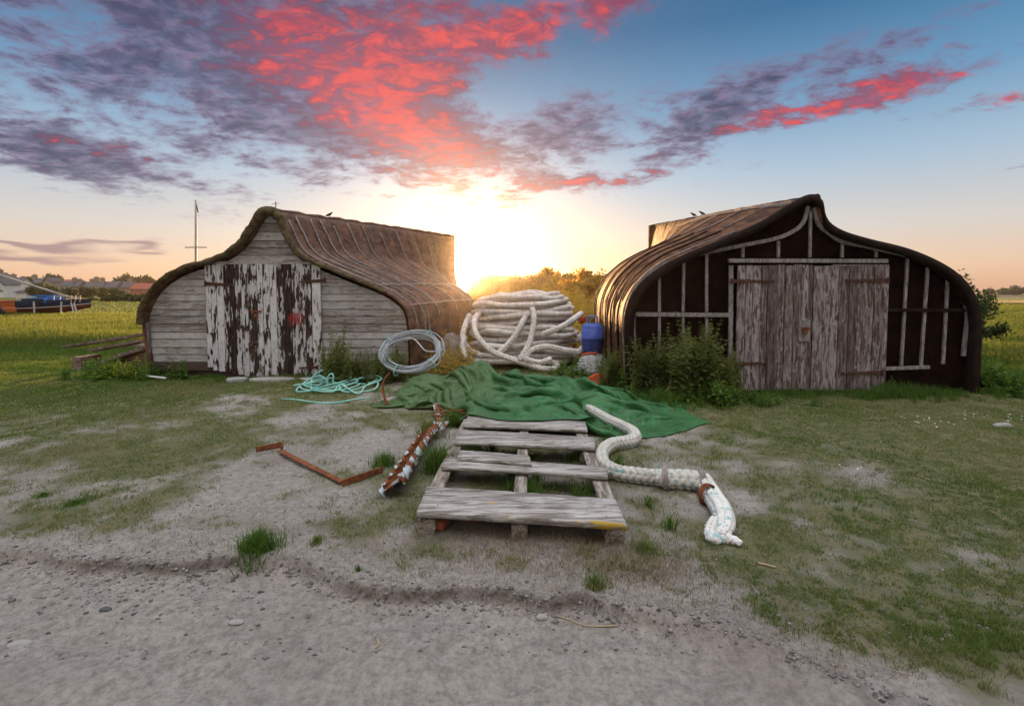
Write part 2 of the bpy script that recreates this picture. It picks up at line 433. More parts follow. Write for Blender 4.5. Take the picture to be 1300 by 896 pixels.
def leafy(name, c1, c2, t1, transw=0.42, rough=0.6, dry=None):
    m, w = new_mat(name); a = attr(w, 'rnd')
    c = w.mix(a, c1, c2)
    if dry: c = w.mix(w.smooth(a, 0.72, 0.9), c, dry)
    t = w.mix(a, t1, tuple(q * 1.5 for q in t1))
    finish(w, c, rough, trans=t, transw=transw, spec=0.25)
    return m
M['grass'] = leafy('grass', (0.080, 0.155, 0.030), (0.21, 0.265, 0.070), (0.16, 0.20, 0.04), 0.35, 0.65, dry=(0.33, 0.27, 0.15))
M['lush'] = leafy('lush_grass', (0.045, 0.11, 0.020), (0.12, 0.21, 0.038), (0.11, 0.19, 0.02), 0.35)
M['meadow'] = leafy('meadow_grass', (0.045, 0.10, 0.02), (0.12, 0.15, 0.04), (0.18, 0.23, 0.035), 0.42, dry=(0.34, 0.25, 0.09))
M['nettle'] = leafy('nettle', (0.050, 0.085, 0.026), (0.15, 0.17, 0.065), (0.22, 0.24, 0.05), 0.42, dry=(0.20, 0.17, 0.09))
M['thicket'] = leafy('thicket', (0.06, 0.085, 0.02), (0.15, 0.14, 0.045), (0.58, 0.38, 0.06), 0.55, dry=(0.30, 0.20, 0.08))
M['crown'] = leafy('crown', (0.022, 0.045, 0.014), (0.06, 0.085, 0.025), (0.08, 0.10, 0.02), 0.25)
M['crown_gold'] = leafy('crown_gold', (0.08, 0.07, 0.018), (0.16, 0.12, 0.03), (0.62, 0.36, 0.06), 0.58)
M['flower'] = plain('flower', (0.7, 0.7, 0.66), (0.8, 0.8, 0.78), 20)
M['stem'] = plain('stem', (0.10, 0.11, 0.04), (0.18, 0.14, 0.07), 20)
M['bark'] = plain('bark', (0.06, 0.045, 0.035), (0.13, 0.10, 0.08), 20)
M['deadgrass'] = plain('dead_grass', (0.15, 0.11, 0.06), (0.28, 0.21, 0.12), 30)
M['straw'] = plain('straw', (0.30, 0.23, 0.13), (0.42, 0.34, 0.21), 20)

M['clap'] = wood('clapboard', 'x', (0.40, 0.37, 0.355), (0.17, 0.14, 0.12), paint=(0.40, 0.38, 0.375), peel=0.45)
M['peel'] = wood('peeling_door', 'z', (0.090, 0.055, 0.043), (0.022, 0.014, 0.012), paint=(0.54, 0.53, 0.55), peel=0.503, ps=20)
M['peel_red'] = wood('peeling_door_red', 'z', (0.090, 0.055, 0.043), (0.022, 0.014, 0.012), paint=(0.54, 0.53, 0.55), peel=0.508, ps=20,
                     stain=((0.62, 0.0, 0.98), 0.15, (0.30, 0.028, 0.03)))
M['greydoor'] = wood('grey_door', 'z', (0.235, 0.195, 0.195), (0.070, 0.040, 0.035), paint=(0.30, 0.27, 0.28), peel=0.57, ps=34)
M['plinth'] = wood('plinth', 'x', (0.11, 0.075, 0.06), (0.045, 0.03, 0.025))
M['silver'] = wood('silver_batten', 'x', (0.40, 0.38, 0.37), (0.20, 0.17, 0.16), lo=0.3)
M['lath'] = wood('lath', 'z', (0.29, 0.27, 0.27), (0.13, 0.11, 0.105), lo=0.25)
M['pallet'] = wood('pallet_wood', 'x', (0.46, 0.445, 0.42), (0.15, 0.125, 0.11), lichen=True)
M['palletblock'] = wood('pallet_block', 'y', (0.34, 0.30, 0.26), (0.11, 0.085, 0.07))
M['oldplank'] = wood('old_plank', 'x', (0.24, 0.18, 0.16), (0.07, 0.045, 0.04))
M['rimwood'] = plain('rim_wood', (0.070, 0.050, 0.025), (0.23, 0.17, 0.085), 14, 0.95, 1.0, 0.04)

def mat_felt(name, c1, c2, c3, c3w, xs, rough=0.66, spec=0.3):
    m, w = new_mat(name); v = oc(w)
    a = w.noise(w.map(v, (1, 0.45, 1)), 5, 8, 0.68, 0.4); b = w.noise(v, 30, 6, 0.75); c0 = w.noise(w.map(v, (1, xs, 1)), 2.2, 5, 0.6)
    c = w.mix(w.smooth(a, 0.35, 0.68), c1, c2)
    c = w.mix(w.m('MULTIPLY', w.smooth(w.m('ADD', b, w.m('MULTIPLY', w.m('SUBTRACT', c0, 0.5), 0.8)), 0.50, 0.72), c3w), c, c3)
    finish(w, c, rough, w.m('ADD', w.m('MULTIPLY', b, 0.5), a), 0.8, 0.03, spec=spec)
    return m
M['roof_old'] = mat_felt('roof_old', (0.060, 0.028, 0.018), (0.21, 0.105, 0.062), (0.30, 0.20, 0.14), 0.5, 2.0)
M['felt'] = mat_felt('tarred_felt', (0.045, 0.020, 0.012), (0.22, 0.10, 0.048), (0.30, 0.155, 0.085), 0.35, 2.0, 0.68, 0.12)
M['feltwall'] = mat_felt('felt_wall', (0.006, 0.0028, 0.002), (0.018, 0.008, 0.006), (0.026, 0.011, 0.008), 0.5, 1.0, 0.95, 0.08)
M['tarredge'] = plain('tarred_edge', (0.009, 0.005, 0.004), (0.024, 0.013, 0.010), 8, 0.8, 0.6, 0.02, spec=0.15)

def mat_rust(name, paintc=None):
    m, w = new_mat(name); v = oc(w)
    a = w.noise(v, 22, 8, 0.7); b = w.noise(v, 90, 5, 0.7)
    c = w.ramp(a, [(0.3, (0.035, 0.014, 0.010)), (0.5, (0.20, 0.065, 0.026)), (0.7, (0.34, 0.13, 0.05))])
    h = b
    if paintc:
        f = w.noise(v, 9, 7, 0.55, 0.2); k = w.smooth(f, 0.50, 0.525)
        c = w.mix(k, c, w.mix(w.smooth(b, 0.4, 0.7), paintc, tuple(.8 * q for q in paintc))); h = w.m('ADD', b, w.m('MULTIPLY', k, 1.5))
    finish(w, c, 0.85, h, 0.8, 0.008, spec=0.3)
    return m
M['rust'] = mat_rust('rust'); M['rustpaint'] = mat_rust('rust_paint', (0.50, 0.58, 0.60))
M['iron'] = plain('iron', (0.05, 0.025, 0.018), (0.11, 0.05, 0.035), 30, 0.8, 0.5)

def mat_rope(name, c1, c2, fleck=None, fw=0.5):
    m, w = new_mat(name); v = oc(w)
    a = w.noise(v, 10, 6, 0.65); b = w.noise(v, 240, 3, 0.6)
    c = w.mix(w.smooth(a, 0.35, 0.7), c1, c2)
    g = attr(w, 'groove')
    c = w.mix(w.m('MULTIPLY', w.smooth(g, 0.40, 0.95), 0.7), c, (0.14, 0.11, 0.10))
    if fleck:
        f = w.noise(v, 26, 3, 0.5); c = w.mix(w.m('MULTIPLY', w.smooth(f, 0.60, 0.66), fw), c, fleck)
    finish(w, c, 0.85, b, 0.4, 0.004, spec=0.2)
    return m
M['hawser'] = mat_rope('hawser', (0.76, 0.72, 0.69), (0.50, 0.45, 0.41))
M['rope_fg'] = mat_rope('rope_foreground', (0.60, 0.58, 0.53), (0.44, 0.42, 0.37), (0.10, 0.34, 0.36), 0.75)
M['rope_white'] = mat_rope('rope_frayed', (0.78, 0.78, 0.76), (0.62, 0.61, 0.58), (0.12, 0.42, 0.46), 0.7)
M['turq'] = plain('turquoise_rope', (0.16, 0.50, 0.44), (0.36, 0.62, 0.54), 5, 0.7)
M['cable'] = plain('grey_cable', (0.28, 0.33, 0.37), (0.42, 0.45, 0.48), 5, 0.55)
def mat_tarp():
    m, w = new_mat('tarp'); v = oc(w)
    a = w.noise(v, 3, 7, 0.65); b = w.noise(v, 60, 5, 0.7)
    c = w.mix(w.smooth(a, 0.3, 0.7), (0.022, 0.105, 0.028), (0.038, 0.185, 0.056))
    c = w.mix(w.m('MULTIPLY', w.smooth(w.noise(v, 9, 6, 0.7), 0.52, 0.72), 0.45), c, (0.15, 0.18, 0.09))
    sx = w.node('ShaderNodeSeparateXYZ'); w.L.new(v, sx.inputs[0])
    fade = w.smooth(w.m('ADD', w.m('MULTIPLY', sx.outputs[0], -0.55), w.noise(v, 1.4, 4, 0.6)), 0.45, 1.05)
    c = w.mix(w.m('MULTIPLY', fade, 0.55), c, (0.095, 0.125, 0.032))
    c = w.mix(w.m('MULTIPLY', w.smooth(w.noise(v, 28, 5, 0.7), 0.62, 0.70), 0.4), c, (0.06, 0.055, 0.035))
    q = w.noise(w.map(v, (0.8, 1.3, 1)), 3.6, 5, 0.55, 0.8); rd = w.m('SUBTRACT', 1.0, w.m('MULTIPLY', w.m('ABSOLUTE', w.m('SUBTRACT', q, 0.5)), 7.0), clamp=True)
    q2 = w.noise(v, 9.0, 4, 0.5, 0.8); rd2 = w.m('SUBTRACT', 1.0, w.m('MULTIPLY', w.m('ABSOLUTE', w.m('SUBTRACT', q2, 0.5)), 9.0), clamp=True)
    h = w.m('ADD', w.m('ADD', w.m('MULTIPLY', rd, 1.0), w.m('MULTIPLY', rd2, 0.45)), w.m('MULTIPLY', b, 0.08))
    finish(w, c, 0.48, h, 0.55, 0.02, spec=0.45, trans=(0.03, 0.30, 0.05), transw=0.12)
    return m
M['tarp'] = mat_tarp()
M['blue'] = plain('gas_blue', (0.035, 0.070, 0.34), (0.085, 0.135, 0.46), 9, 0.5, 0.25, 0.004, detail=9)
M['orange'] = plain('orange_net', (0.62, 0.10, 0.03), (0.42, 0.07, 0.03), 30, 0.8)
M['whitenet'] = plain('white_net', (0.62, 0.62, 0.62), (0.45, 0.46, 0.48), 25, 0.85)
M['greynet'] = plain('grey_net', (0.34, 0.30, 0.28), (0.22, 0.18, 0.16), 25, 0.9)
M['brick'] = plain('brick', (0.33, 0.09, 0.045), (0.22, 0.07, 0.04), 25, 0.9)
M['stone'] = plain('stone', (0.36, 0.34, 0.32), (0.22, 0.21, 0.2), 9, 0.9)
M['pebble'] = plain('pebble', (0.26, 0.24, 0.225), (0.12, 0.11, 0.11), 6, 0.85, island=1.1)
M['slab'] = plain('slab', (0.42, 0.41, 0.40), (0.28, 0.27, 0.26), 6, 0.9)
M['render'] = plain('white_render', (0.62, 0.62, 0.62), (0.74, 0.74, 0.73), 0.5, 0.9)
M['slate'] = plain('slate', (0.06, 0.06, 0.075), (0.10, 0.10, 0.12), 1.5, 0.7)
M['redtile'] = plain('red_tile', (0.26, 0.06, 0.04), (0.34, 0.09, 0.06), 1.5, 0.8)
M['brickw'] = plain('stone_wall', (0.24, 0.19, 0.15), (0.34, 0.27, 0.21), 1.5, 0.9)
M['glass'] = plain('window_glass', (0.02, 0.025, 0.03), (0.03, 0.035, 0.04), 1, 0.15, 0.0)
M['timber_dark'] = plain('timber_dark', (0.03, 0.025, 0.022), (0.05, 0.04, 0.035), 3, 0.8)
M['navy'] = plain('navy_hull', (0.012, 0.018, 0.045), (0.02, 0.03, 0.07), 2, 0.35, 0.05)
M['maroon'] = plain('maroon_hull', (0.12, 0.02, 0.018), (0.18, 0.035, 0.03), 2, 0.6)
M['boatwhite'] = plain('boat_white', (0.6, 0.6, 0.6), (0.7, 0.7, 0.7), 2, 0.5)
M['bluecover'] = plain('blue_cover', (0.02, 0.10, 0.34), (0.03, 0.16, 0.46), 3, 0.6)
M['spar'] = plain('spar', (0.30, 0.26, 0.24), (0.42, 0.38, 0.34), 3, 0.5)
M['bird'] = plain('bird', (0.02, 0.018, 0.016), (0.05, 0.045, 0.04), 30, 0.7)
M['orangecar'] = plain('orange_paint', (0.5, 0.13, 0.03), (0.42, 0.10, 0.03), 3, 0.5)
M['fieldgold'] = plain('field_gold', (0.30, 0.20, 0.045), (0.38, 0.26, 0.07), 0.1, 0.95)
M['fieldbrown'] = plain('field_brown', (0.07, 0.05, 0.045), (0.09, 0.065, 0.055), 0.1, 0.95)
M['fieldgreen'] = plain('field_green', (0.09, 0.13, 0.035), (0.13, 0.16, 0.05), 0.1, 0.95)
# ------------------------------------------------------------------ ground
_bx = []; _by = []
for p in [(-500, 700), (0, 700), (100, 706), (250, 707), (380, 714), (450, 737), (600, 744), (700, 756), (800, 776), (900, 792), (1000, 832), (1150, 880), (1600, 1000)]:
    g_ = G(*p); _bx.append(g_[0]); _by.append(g_[1])
_o = np.argsort(_bx); _bx = np.array(_bx)[_o]; _by = np.array(_by)[_o]
def bank_d(x, y):      # >0 on the turf side of the bank's lip
    return y - np.interp(x, _bx, _by) + (fbm(x * 2.3, y * 0 + 3.0, 5, 5, .6) - 0.5) * 0.22 - (fbm(x * 16, y * 2, 2, 6) - .5) * .03
def ground_z(x, y):
    x = np.asarray(x, float); y = np.asarray(y, float)
    d = bank_d(x, y)
    crisp = np.clip(1 - np.maximum(x - 0.5, 0) / 1.2, 0.12, 1)
    wdt = 0.030 + 0.5 * (1 - crisp)
    z = -0.052 * (1 - sstep(d, -wdt, 0.0)) - 0.02 * np.clip(-d, 0, 1)
    near = np.exp(-np.maximum(np.hypot(x, y) - 9, 0) / 8)
    z = z + near * ((fbm(x * 0.9, y * 0.9, 4, 11) - 0.5) * 0.07 + (fbm(x * 5, y * 5, 3, 21) - 0.5) * 0.028 + (fbm(x * 19, y * 19, 2, 31) - 0.5) * 0.012)
    # trampled sand on the track
    z = z + (1 - sstep(d, -0.2, 0.05)) * (fbm(x * 3.2, y * 5.0, 3, 41) - 0.5) * 0.045 * near
    # lip
    z = z + 0.018 * np.exp(-(d / 0.05) ** 2) * crisp
    far = np.hypot(x, y)
    z = z + sstep(far, 15, 60) * (fbm(x * 0.03, y * 0.03, 3, 51) - 0.5) * 0.5 - sstep(far, 60, 400) * 0.3
    return z
def grass_amt(x, y):
    """how much turf grows at a point"""
    d = bank_d(x, y)
    n = fbm(x * 1.1 + 5, y * 1.1, 4, 61); n2 = fbm(x * 4.5, y * 4.5, 3, 71)
    a = 0.64 + (n - 0.5) * 1.7 + (n2 - 0.5) * 1.0
    a = a + 0.55 * sstep(y, 5.5, 9.5) + 0.40 * sstep(-x, 3.0, 6.0) * sstep(y, 4.4, 6) + 0.34 * sstep(x, 0.8, 2.2) * sstep(y, 2.2, 3.4) + 0.3 * sstep(x, 2.8, 4.2)
    # bare worn patches: in front of the left shed, before the tarp, left foreground
    for cx, cy, rx, ry, am in ((-1.4, 4.2, 1.5, 1.1, .42), (-2.4, 5.6, 1.8, 1.0, .15), (1.7, 3.3, .8, .5, .20), (-2.6, 2.9, 1.6, .8, .35), (3.3, 2.8, 1.0, .4, .15)):
        a = a - am * np.exp(-(((x - cx) / rx) ** 2 + ((y - cy) / ry) ** 2))
    return np.clip(a, 0, 1.2) * sstep(d, 0.02, 0.45)

def build_ground():
    def axis(h, n, far):
        k = np.linspace(-1, 1, n); b = 7.0
        return np.sinh(b * k) / np.sinh(b) * far
    def grow(a, st, f, end):
        o = [a]
        while o[-1] < end: o.append(o[-1] + st); st *= f
        return o
    xr = list(np.arange(0, 2.6, .017)) + grow(2.6, .018, 1.012, 8) ; xr += grow(xr[-1] + .08, .09, 1.12, 1400); nx = 2 * len(xr) - 1
    xs = np.array([-v for v in xr[:0:-1]] + xr)
    ys = list(np.arange(1.7, 4.0, .013)); ys += grow(4.0, .014, 1.010, 11); ys = np.array(ys + grow(ys[-1] + .09, .1, 1.10, 1400))
    xs_b = xs
    yb = -np.array([190, 120, 200, 60, 20, 8, 3, 1, -0.2, -0.9, -1.3])
    ys = np.concatenate([yb, ys])
    X, Y = np.meshgrid(xs_b, ys)
    Z = ground_z(X, Y)
    V = np.stack([X, Y, Z], -1).reshape(-1, 3)
    Q = grid_quads(len(ys), nx)
    d = bank_d(X, Y)
    crisp = np.clip(1 - np.maximum(X - 0.8, 0) / 1.0, 0.0, 1)
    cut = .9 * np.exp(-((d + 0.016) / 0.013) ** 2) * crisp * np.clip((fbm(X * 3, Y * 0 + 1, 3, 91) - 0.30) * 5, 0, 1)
    # darker ground under and round the pallet
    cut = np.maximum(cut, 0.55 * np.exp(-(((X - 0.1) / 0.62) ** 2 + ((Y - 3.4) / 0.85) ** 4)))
    far = sstep(np.hypot(X, Y), 14, 30)
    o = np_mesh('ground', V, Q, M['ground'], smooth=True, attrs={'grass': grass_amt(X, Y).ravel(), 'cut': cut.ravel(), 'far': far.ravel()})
    tag(o, kind='structure')
build_ground()

def field(name, px0, px1, py0, py1, z, mat):
    a = G(px0, py1, z); b = G(px1, py1, z); c = G(px1, py0, z); d = G(px0, py0, z)
    m = MB(); m.add([a, b, c, d], [(0, 1, 2, 3)]); tag(m.build(name, mat), kind='structure')
field('field', 1236, 1800, 380.5, 384.5, 0.18, M['fieldgold'])
field('field', 1236, 1800, 377.3, 380.3, 0.22, M['fieldgreen'])
field('field', 1236, 1800, 375.2, 377.2, 0.26, M['fieldbrown'])

# ------------------------------------------------------------------ sheds made of upturned boats
def smooth_profile(pts, n):
    p = catmull([(a, b, 0) for a, b in pts], 0.03)[:, :2]
    s = np.concatenate([[0], np.cumsum(np.linalg.norm(np.diff(p, axis=0), axis=1))])
    t = np.linspace(0, s[-1], n)
    return np.stack([np.interp(t, s, p[:, 0]), np.interp(t, s, p[:, 1])], -1)

class Hull:
    def __init__(h, prof, y0, L, cx, shift, lift, widen, end, wr, seed, taper=0.0):
        h.taper = taper
        h.prof, h.y0, h.L, h.cx, h.shift, h.lift, h.widen, h.end, h.wr, h.seed = prof, y0, L, cx, shift, lift, widen, end, wr, seed
        h.zmax = prof[:, 1].max()
        t = prof; tg = np.gradient(t, axis=0); nr = np.stack([-tg[:, 1], tg[:, 0]], -1); nr /= np.linalg.norm(nr, axis=1, keepdims=True)
        h.nr = nr     # outward for a profile running left to right
    def w(h, s):
        s = np.clip(s, 0, 1)
        return (1 - h.taper * s) * (1 - (1 - h.end) * sstep(s, 0.42, 1.05) ** 1.3)
    def at(h, s, off=0.0, yoff=0.0):
        """points of the section at s (array (n,3))"""
        w = h.w(s); p = h.prof; x = (p[:, 0] - h.cx); near = np.exp(-(x / 0.42) ** 2)
        zl = 1 + h.widen * 0.9 * np.sin(math.pi * min(s / 0.8, 1)) * (1 - near)
        zs = p[:, 1] * zl + near * h.lift * s * (p[:, 1] / h.zmax)
        k = np.where(np.abs(x) < .42, w ** 0.45, w)
        X = h.cx + h.shift * s + x * w * (0 + 1)
        yy = h.y0 + h.L * s + yoff
        bump = h.wr * (fbm(np.full(len(p), yy * 5.0), p[:, 1] * 1.2 + x * .7, 4, h.seed) - 0.5) * 2
        X = X + h.nr[:, 0] * (off + bump); Z = zs + h.nr[:, 1] * (off + bump)
        return np.stack([X, np.full(len(p), yy), Z], -1)
    def shell(h, name, n, mat, parent, s0=0.0, thick=0.05):
        S = np.linspace(s0, 1, n); V = np.concatenate([h.at(s) for s in S])
        m = len(h.prof)
        o = np_mesh(name, V, grid_quads(n, m), mat, parent, smooth=True)
        md = o.modifiers.new('solid', 'SOLIDIFY'); md.thickness = thick; md.offset = -1
        return o
    def strip(h, s, i0, i1, wid, thick, slant=0.0):
        """batten following the section at s from profile index i0 to i1"""
        P = []; n = i1 - i0
        idx = np.arange(i0, i1); fr = (idx - i0) / max(n - 1, 1)
        rows = []
        for yo, of in ((-wid / 2, 0.004), (-wid / 2, thick), (wid / 2, thick), (wid / 2, 0.004)):
            pts = np.stack([h.at(min(s + slant * f, 1), of, yo)[i] for i, f in zip(idx, fr)])
            rows.append(pts)
        V = np.stack(rows, 1).reshape(-1, 3); a = np.arange(n - 1)[:, None] * 4; b = np.arange(4)[None]; c = (b + 1) % 4
        Q = np.stack([a + b, a + c, a + 4 + c, a + 4 + b], -1).reshape(-1, 4)
        Q = np.vstack([Q, [[3, 2, 1, 0]], [[4 * (n - 1) + i for i in range(4)]]])
        return V, Q
def bound(prof, cx, z, side, sc=0.955):
    """x of the inner edge of the wall at height z"""
    p = prof[prof[:, 0] < cx] if side < 0 else prof[prof[:, 0] >= cx]
    zz = p[:, 1] * sc; xx = cx + (p[:, 0] - cx) * (sc + 0.012)
    o = np.argsort(zz); return np.interp(z, zz[o], xx[o])

# ---- left shed -----------------------------------------------------
LY = 8.2
k = LY / F
def lp(px, py, Y=None): q = D(px, py, Y or LY); return (q[0], q[2])
leftL = [lp(*p, LY - .10) for p in [(190, 492), (188, 470), (183, 435), (180, 408), (184, 389), (196, 367), (216, 350), (241, 338), (271, 330), (296, 317), (311, 303), (322, 289), (329, 276)]]
leftR = [lp(*p, LY - .10) for p in [(351, 270), (361, 290), (380, 322), (433, 347), (487, 369), (511, 385), (519, 399), (522, 420), (523, 445), (524, 470), (524, 492)]]
prof1 = smooth_profile(leftL + [lp(338, 269, LY - .1)] + leftR, 110)
cx1 = lp(340, 268)[0]
h1 = Hull(prof1, LY - 0.10, 7.0, cx1, 2.25, 0.38, 0.05, 0.10, 0.020, 101, 0.25)
shed1 = empty('boat_shed', (cx1, LY, 0), 'upturned boat shed on the left with whitish clapboard front and peeling white double doors', 'shed')
h1.shell('roof', 150, M['roof_old'], shed1, thick=0.04)
# end cap of the hull (stern post)
m = MB(); e = h1.at(1.0); j = int(np.argmax(e[:, 2])); m.bar(e[j] + [0, .03, .02], [e[j][0], e[j][1] + .03, 0.0], 0.10, 0.10, up=(0, 1, 0)); m.build('stern_post', M['rimwood'], shed1)
# rim round the front edge: rough bundled edge with moss
P = h1.at(0.0, 0.0); i0 = int(np.argmin(np.abs(prof1[:60, 1] - 0.92))); i1 = 110 - 22
path = P[i0:i1]
def lump(s, th): return 1 + 0.55 * (fbm(s * 9 + 0 * th, np.cos(th) * 1.3 + 4 + 0 * s, 5, 7, .65) - 0.5) * 2
path = catmull(path[::3], 0.02)
rr = 0.046 + 0.030 * np.exp(-((path[:, 0] - cx1) / 0.3) ** 2) + 0.012 * sstep(cx1 - path[:, 0], 1.7, 2.2) - 0.012 * sstep(path[:, 0], cx1 + .4, cx1 + 1.0)
V, Q = tube_np(path, rr, 14, lump); V[:, 1] = (V[:, 1] - LY) * 1.2 + LY - 0.02
np_mesh('rim', V, [Q, np.array([[i for i in range(13, -1, -1)], [len(V) - 14 + i for i in range(14)]])], M['rimwood'], shed1, smooth=True)
# gable boards
def course_wall(prof, cx, zs, y, th, gap=0.008, jitter=0.0):
    m = MB()
    for a, b in zip(zs[:-1], zs[1:]):
        zz = np.linspace(a + gap, b, 5)
        L_ = [bound(prof, cx, z, -1) for z in zz]; R_ = [bound(prof, cx, z, 1) for z in zz]
        if R_[2] - L_[2] < 0.05: continue
        pts = [(x, z) for x, z in zip(L_, zz)] + [(x, z) for x, z in zip(R_[::-1], zz[::-1])]
        tilt = 0.012
        n = len(pts)
        f = [(p[0], y - th - tilt * (b - p[1]) / (b - a), p[1]) for p in pts]; bk = [(p[0], y, p[1]) for p in pts]
        m.add(f + bk, [tuple(range(n)), tuple(range(2 * n - 1, n - 1, -1))] + [(i, n + i, n + (i + 1) % n, (i + 1) % n) for i in range(n)])
    return m
zs = [0.24]
while zs[-1] < 2.62: zs.append(zs[-1] + 0.135 + random.uniform(-.022, .022))
course_wall(prof1, cx1, zs, LY, 0.025).build('front_wall', M['clap'], shed1)
course_wall(prof1, cx1, [0.10, 0.24], LY + 0.0, 0.05).build('plinth', M['plinth'], shed1)
course_wall(prof1, cx1, [-0.05, 0.10], LY + 0.03, 0.03).build('plinth', M['plinth'], shed1)
# backing so no light passes between boards
b_ = MB(); pp = [(bound(prof1, cx1, z, -1), z) for z in np.linspace(0, 2.55, 30)] + [(bound(prof1, cx1, z, 1), z) for z in np.linspace(2.55, 0, 30)]
b_.prism(pp, LY + 0.04, LY + 0.07); b_.build('inner_wall', M['timber_dark'], shed1)
# corner posts
m = MB(); m.bar(D(190, 466, LY - .06), D(188, 410, LY - .06), .05, .05, up=(0, 1, 0)); m.build('corner_post', M['lath'], shed1)

def plank_door(x0, x1, zb, zt, y, mat, parent, wid, th=0.03, name='door', ragged=0.03, label=None):
    d = empty(name, (x0, y, 0)); d.parent = parent; d.location = Vector((x0, y, 0)) - parent.location
    if label: d['label'] = label
    m = MB(); x = x0
    while x < x1 - 0.02:
        w_ = min(wid * random.uniform(.75, 1.2), x1 - x)
        if x1 - x - w_ < 0.035: w_ = x1 - x
        a = random.uniform(-ragged, ragged * .4); b = random.uniform(-ragged * .3, .012); t = random.uniform(-.006, .006)
        bx0, bx1 = x + .003, x + w_ - .003
        z0 = (zb(x) if callable(zb) else zb) + a; z1 = (zt(x) if callable(zt) else zt) + b
        m.box(bx0, bx1, y - th + t, y + t, z0, z1); x += w_
    o = m.build('planks', mat, d, bevel=0.003)
    # ledges at the back
    for za in (.35, 1.4): l = MB(); l.box(x0 + .03, x1 - .03, y + .008, y + .03, za, za + .1); l.build('ledge', M['timber_dark'], d)
    return d
def hinge(a, b, y, parent, w_=0.045, mat=None):
    m = MB(); a = D(*a, y); b = D(*b, y)
    n = 5
    for i in range(n):
        p = a + (b - a) * i / n; q = a + (b - a) * (i + 1) / n
        m.bar(p, q, .012, w_ * (1 - .10 * abs(i - 0)) , up=(0, 0, 1))
    m.tube([a + np.array([0, -.012, -w_ * .8]), a + np.array([0, -.012, w_ * .8])], .016, 8)
    for i in (1, 3): p = a + (b - a) * (i / n + .1); m.tube([p + np.array([0, -.004, 0]), p + np.array([0, -.018, 0])], .011, 7)
    return m.build('hinge', mat or M['iron'], parent)
yd = LY - 0.05
xA, xM, xB = lp(265, 400)[0], lp(330, 400)[0], lp(410, 400)[0]
zt1 = lp(300, 336)[1]
zbf = lambda x: lp(0, 466)[1] + (lp(0, 478)[1] - lp(0, 466)[1]) * min(1, (x - xA) / 0.75)
d1 = plank_door(xA, xM, zbf, zt1, yd, M['peel'], shed1, .105)
# the red stain is given in the door leaf's own coordinates
d2 = plank_door(xM + .006, xB, lp(0, 479)[1], zt1, yd, M['peel_red'], shed1, .115, label='right leaf with a faded red paint blotch')
hinge((261, 360), (296, 362), yd - .038, d1, .06); hinge((413, 356), (381, 358), yd - .038, d2, .06)
hinge((403, 466), (380, 467), yd - .038, d2, .04)
m = MB(); q = D(322, 396, yd - .045); m.bar(q + [-.05, 0, 0.01], q + [.13, 0, .01], .012, .03); m.tube([q + [.03, -.02, 0], q + [.03, -.03, -.03], q + [.07, -.03, -.03], q + [.07, -.02, 0]], .007, 6)
m.box(q[0] + .022, q[0] + .078, q[1] - .04, q[1] - .018, q[2] - .085, q[2] - .03); m.build('padlock', M['rust'], d2)
m = MB(); m.box(xA - .05, xB + .05, LY - .075, LY - .03, zt1 + .004, zt1 + .05); m.build('lintel', M['clap'], shed1)
# battens over the roof (right slope)
jr = int(np.argmin(np.abs(prof1[:, 0] - cx1)))
for s, a, b in [(0.018, 4, 44), (0.05, 3, 48), (0.095, 3, 46), (0.14, 3, 40), (0.19, 4, 42), (0.25, 3, 34), (0.32, 3, 42), (0.40, 4, 38), (0.50, 3, 36), (0.61, 4, 34), (0.73, 4, 30)]:
    V, Q = h1.strip(s + random.uniform(-.008, .008), jr + a, min(jr + b, 108), random.uniform(.022, .034), 0.026, slant=random.uniform(-.02, .04))
    np_mesh('batten', V, Q, M['silver'], shed1)
for s, a, b in [(0.05, 3, 40), (0.2, 3, 44), (0.4, 3, 44)]:
    V, Q = h1.strip(s, jr - b, jr - a, 0.030, 0.028); np_mesh('batten', V, Q, M['silver'], shed1)
# long laths along the eave on the right, torn felt
for k_, ln in ((30, .5), (38, .62)):
    pts = np.array([h1.at(s, .03)[jr + k_] for s in np.linspace(.02, ln, 20)]); m = MB(); m.tube(pts, .014, 5); m.build('lath', M['silver'], shed1)
ridge = np.array([h1.at(s, .02)[jr] for s in np.linspace(0.0, 1, 40)]); m = MB(); m.tube(ridge + [0, 0, .01], 0.05 + 0.012 * np.sin(np.arange(40) * 2.1), 8); m.build('ridge_cap', M['roof_old'], shed1, smooth=True)

# ---- right shed ----------------------------------------------------
RY = 6.94
def rp(px, py, Y=None): q = D(px, py, Y or RY); return (q[0], q[2])
rL = [rp(*p, RY - .10) for p in [(800, 512), (797, 490), (795, 450), (794, 410), (799, 385), (814, 360), (839, 339), (870, 322), (920, 303), (960, 286), (988, 270), (1008, 258)]]
rR = [rp(*p, RY - .10) for p in [(1040, 256), (1044, 274), (1052, 286), (1070, 296), (1100, 305), (1150, 318), (1190, 335), (1216, 353), (1233, 376), (1240, 403), (1240, 440), (1239, 480), (1238, 512)]]
prof2 = smooth_profile(rL + [rp(1027, 249, RY - .1)] + rR, 120)
cx2 = rp(1030, 250)[0]
h2 = Hull(prof2, RY - 0.10, 7.0, cx2, -0.30, 0.55, 0.11, 0.06, 0.026, 202, 0.20)
shed2 = empty('boat_shed', (cx2, RY, 0), 'black tarred upturned boat shed on the right with weathered grey double doors', 'shed')
h2.shell('roof', 170, M['felt'], shed2, thick=0.035)
m = MB(); e = h2.at(1.0); j = int(np.argmax(e[:, 2])); m.bar(e[j] + [0, .03, .02], [e[j][0], e[j][1] + .03, 0.0], 0.10, 0.10, up=(0, 1, 0)); m.build('stern_post', M['tarredge'], shed2)
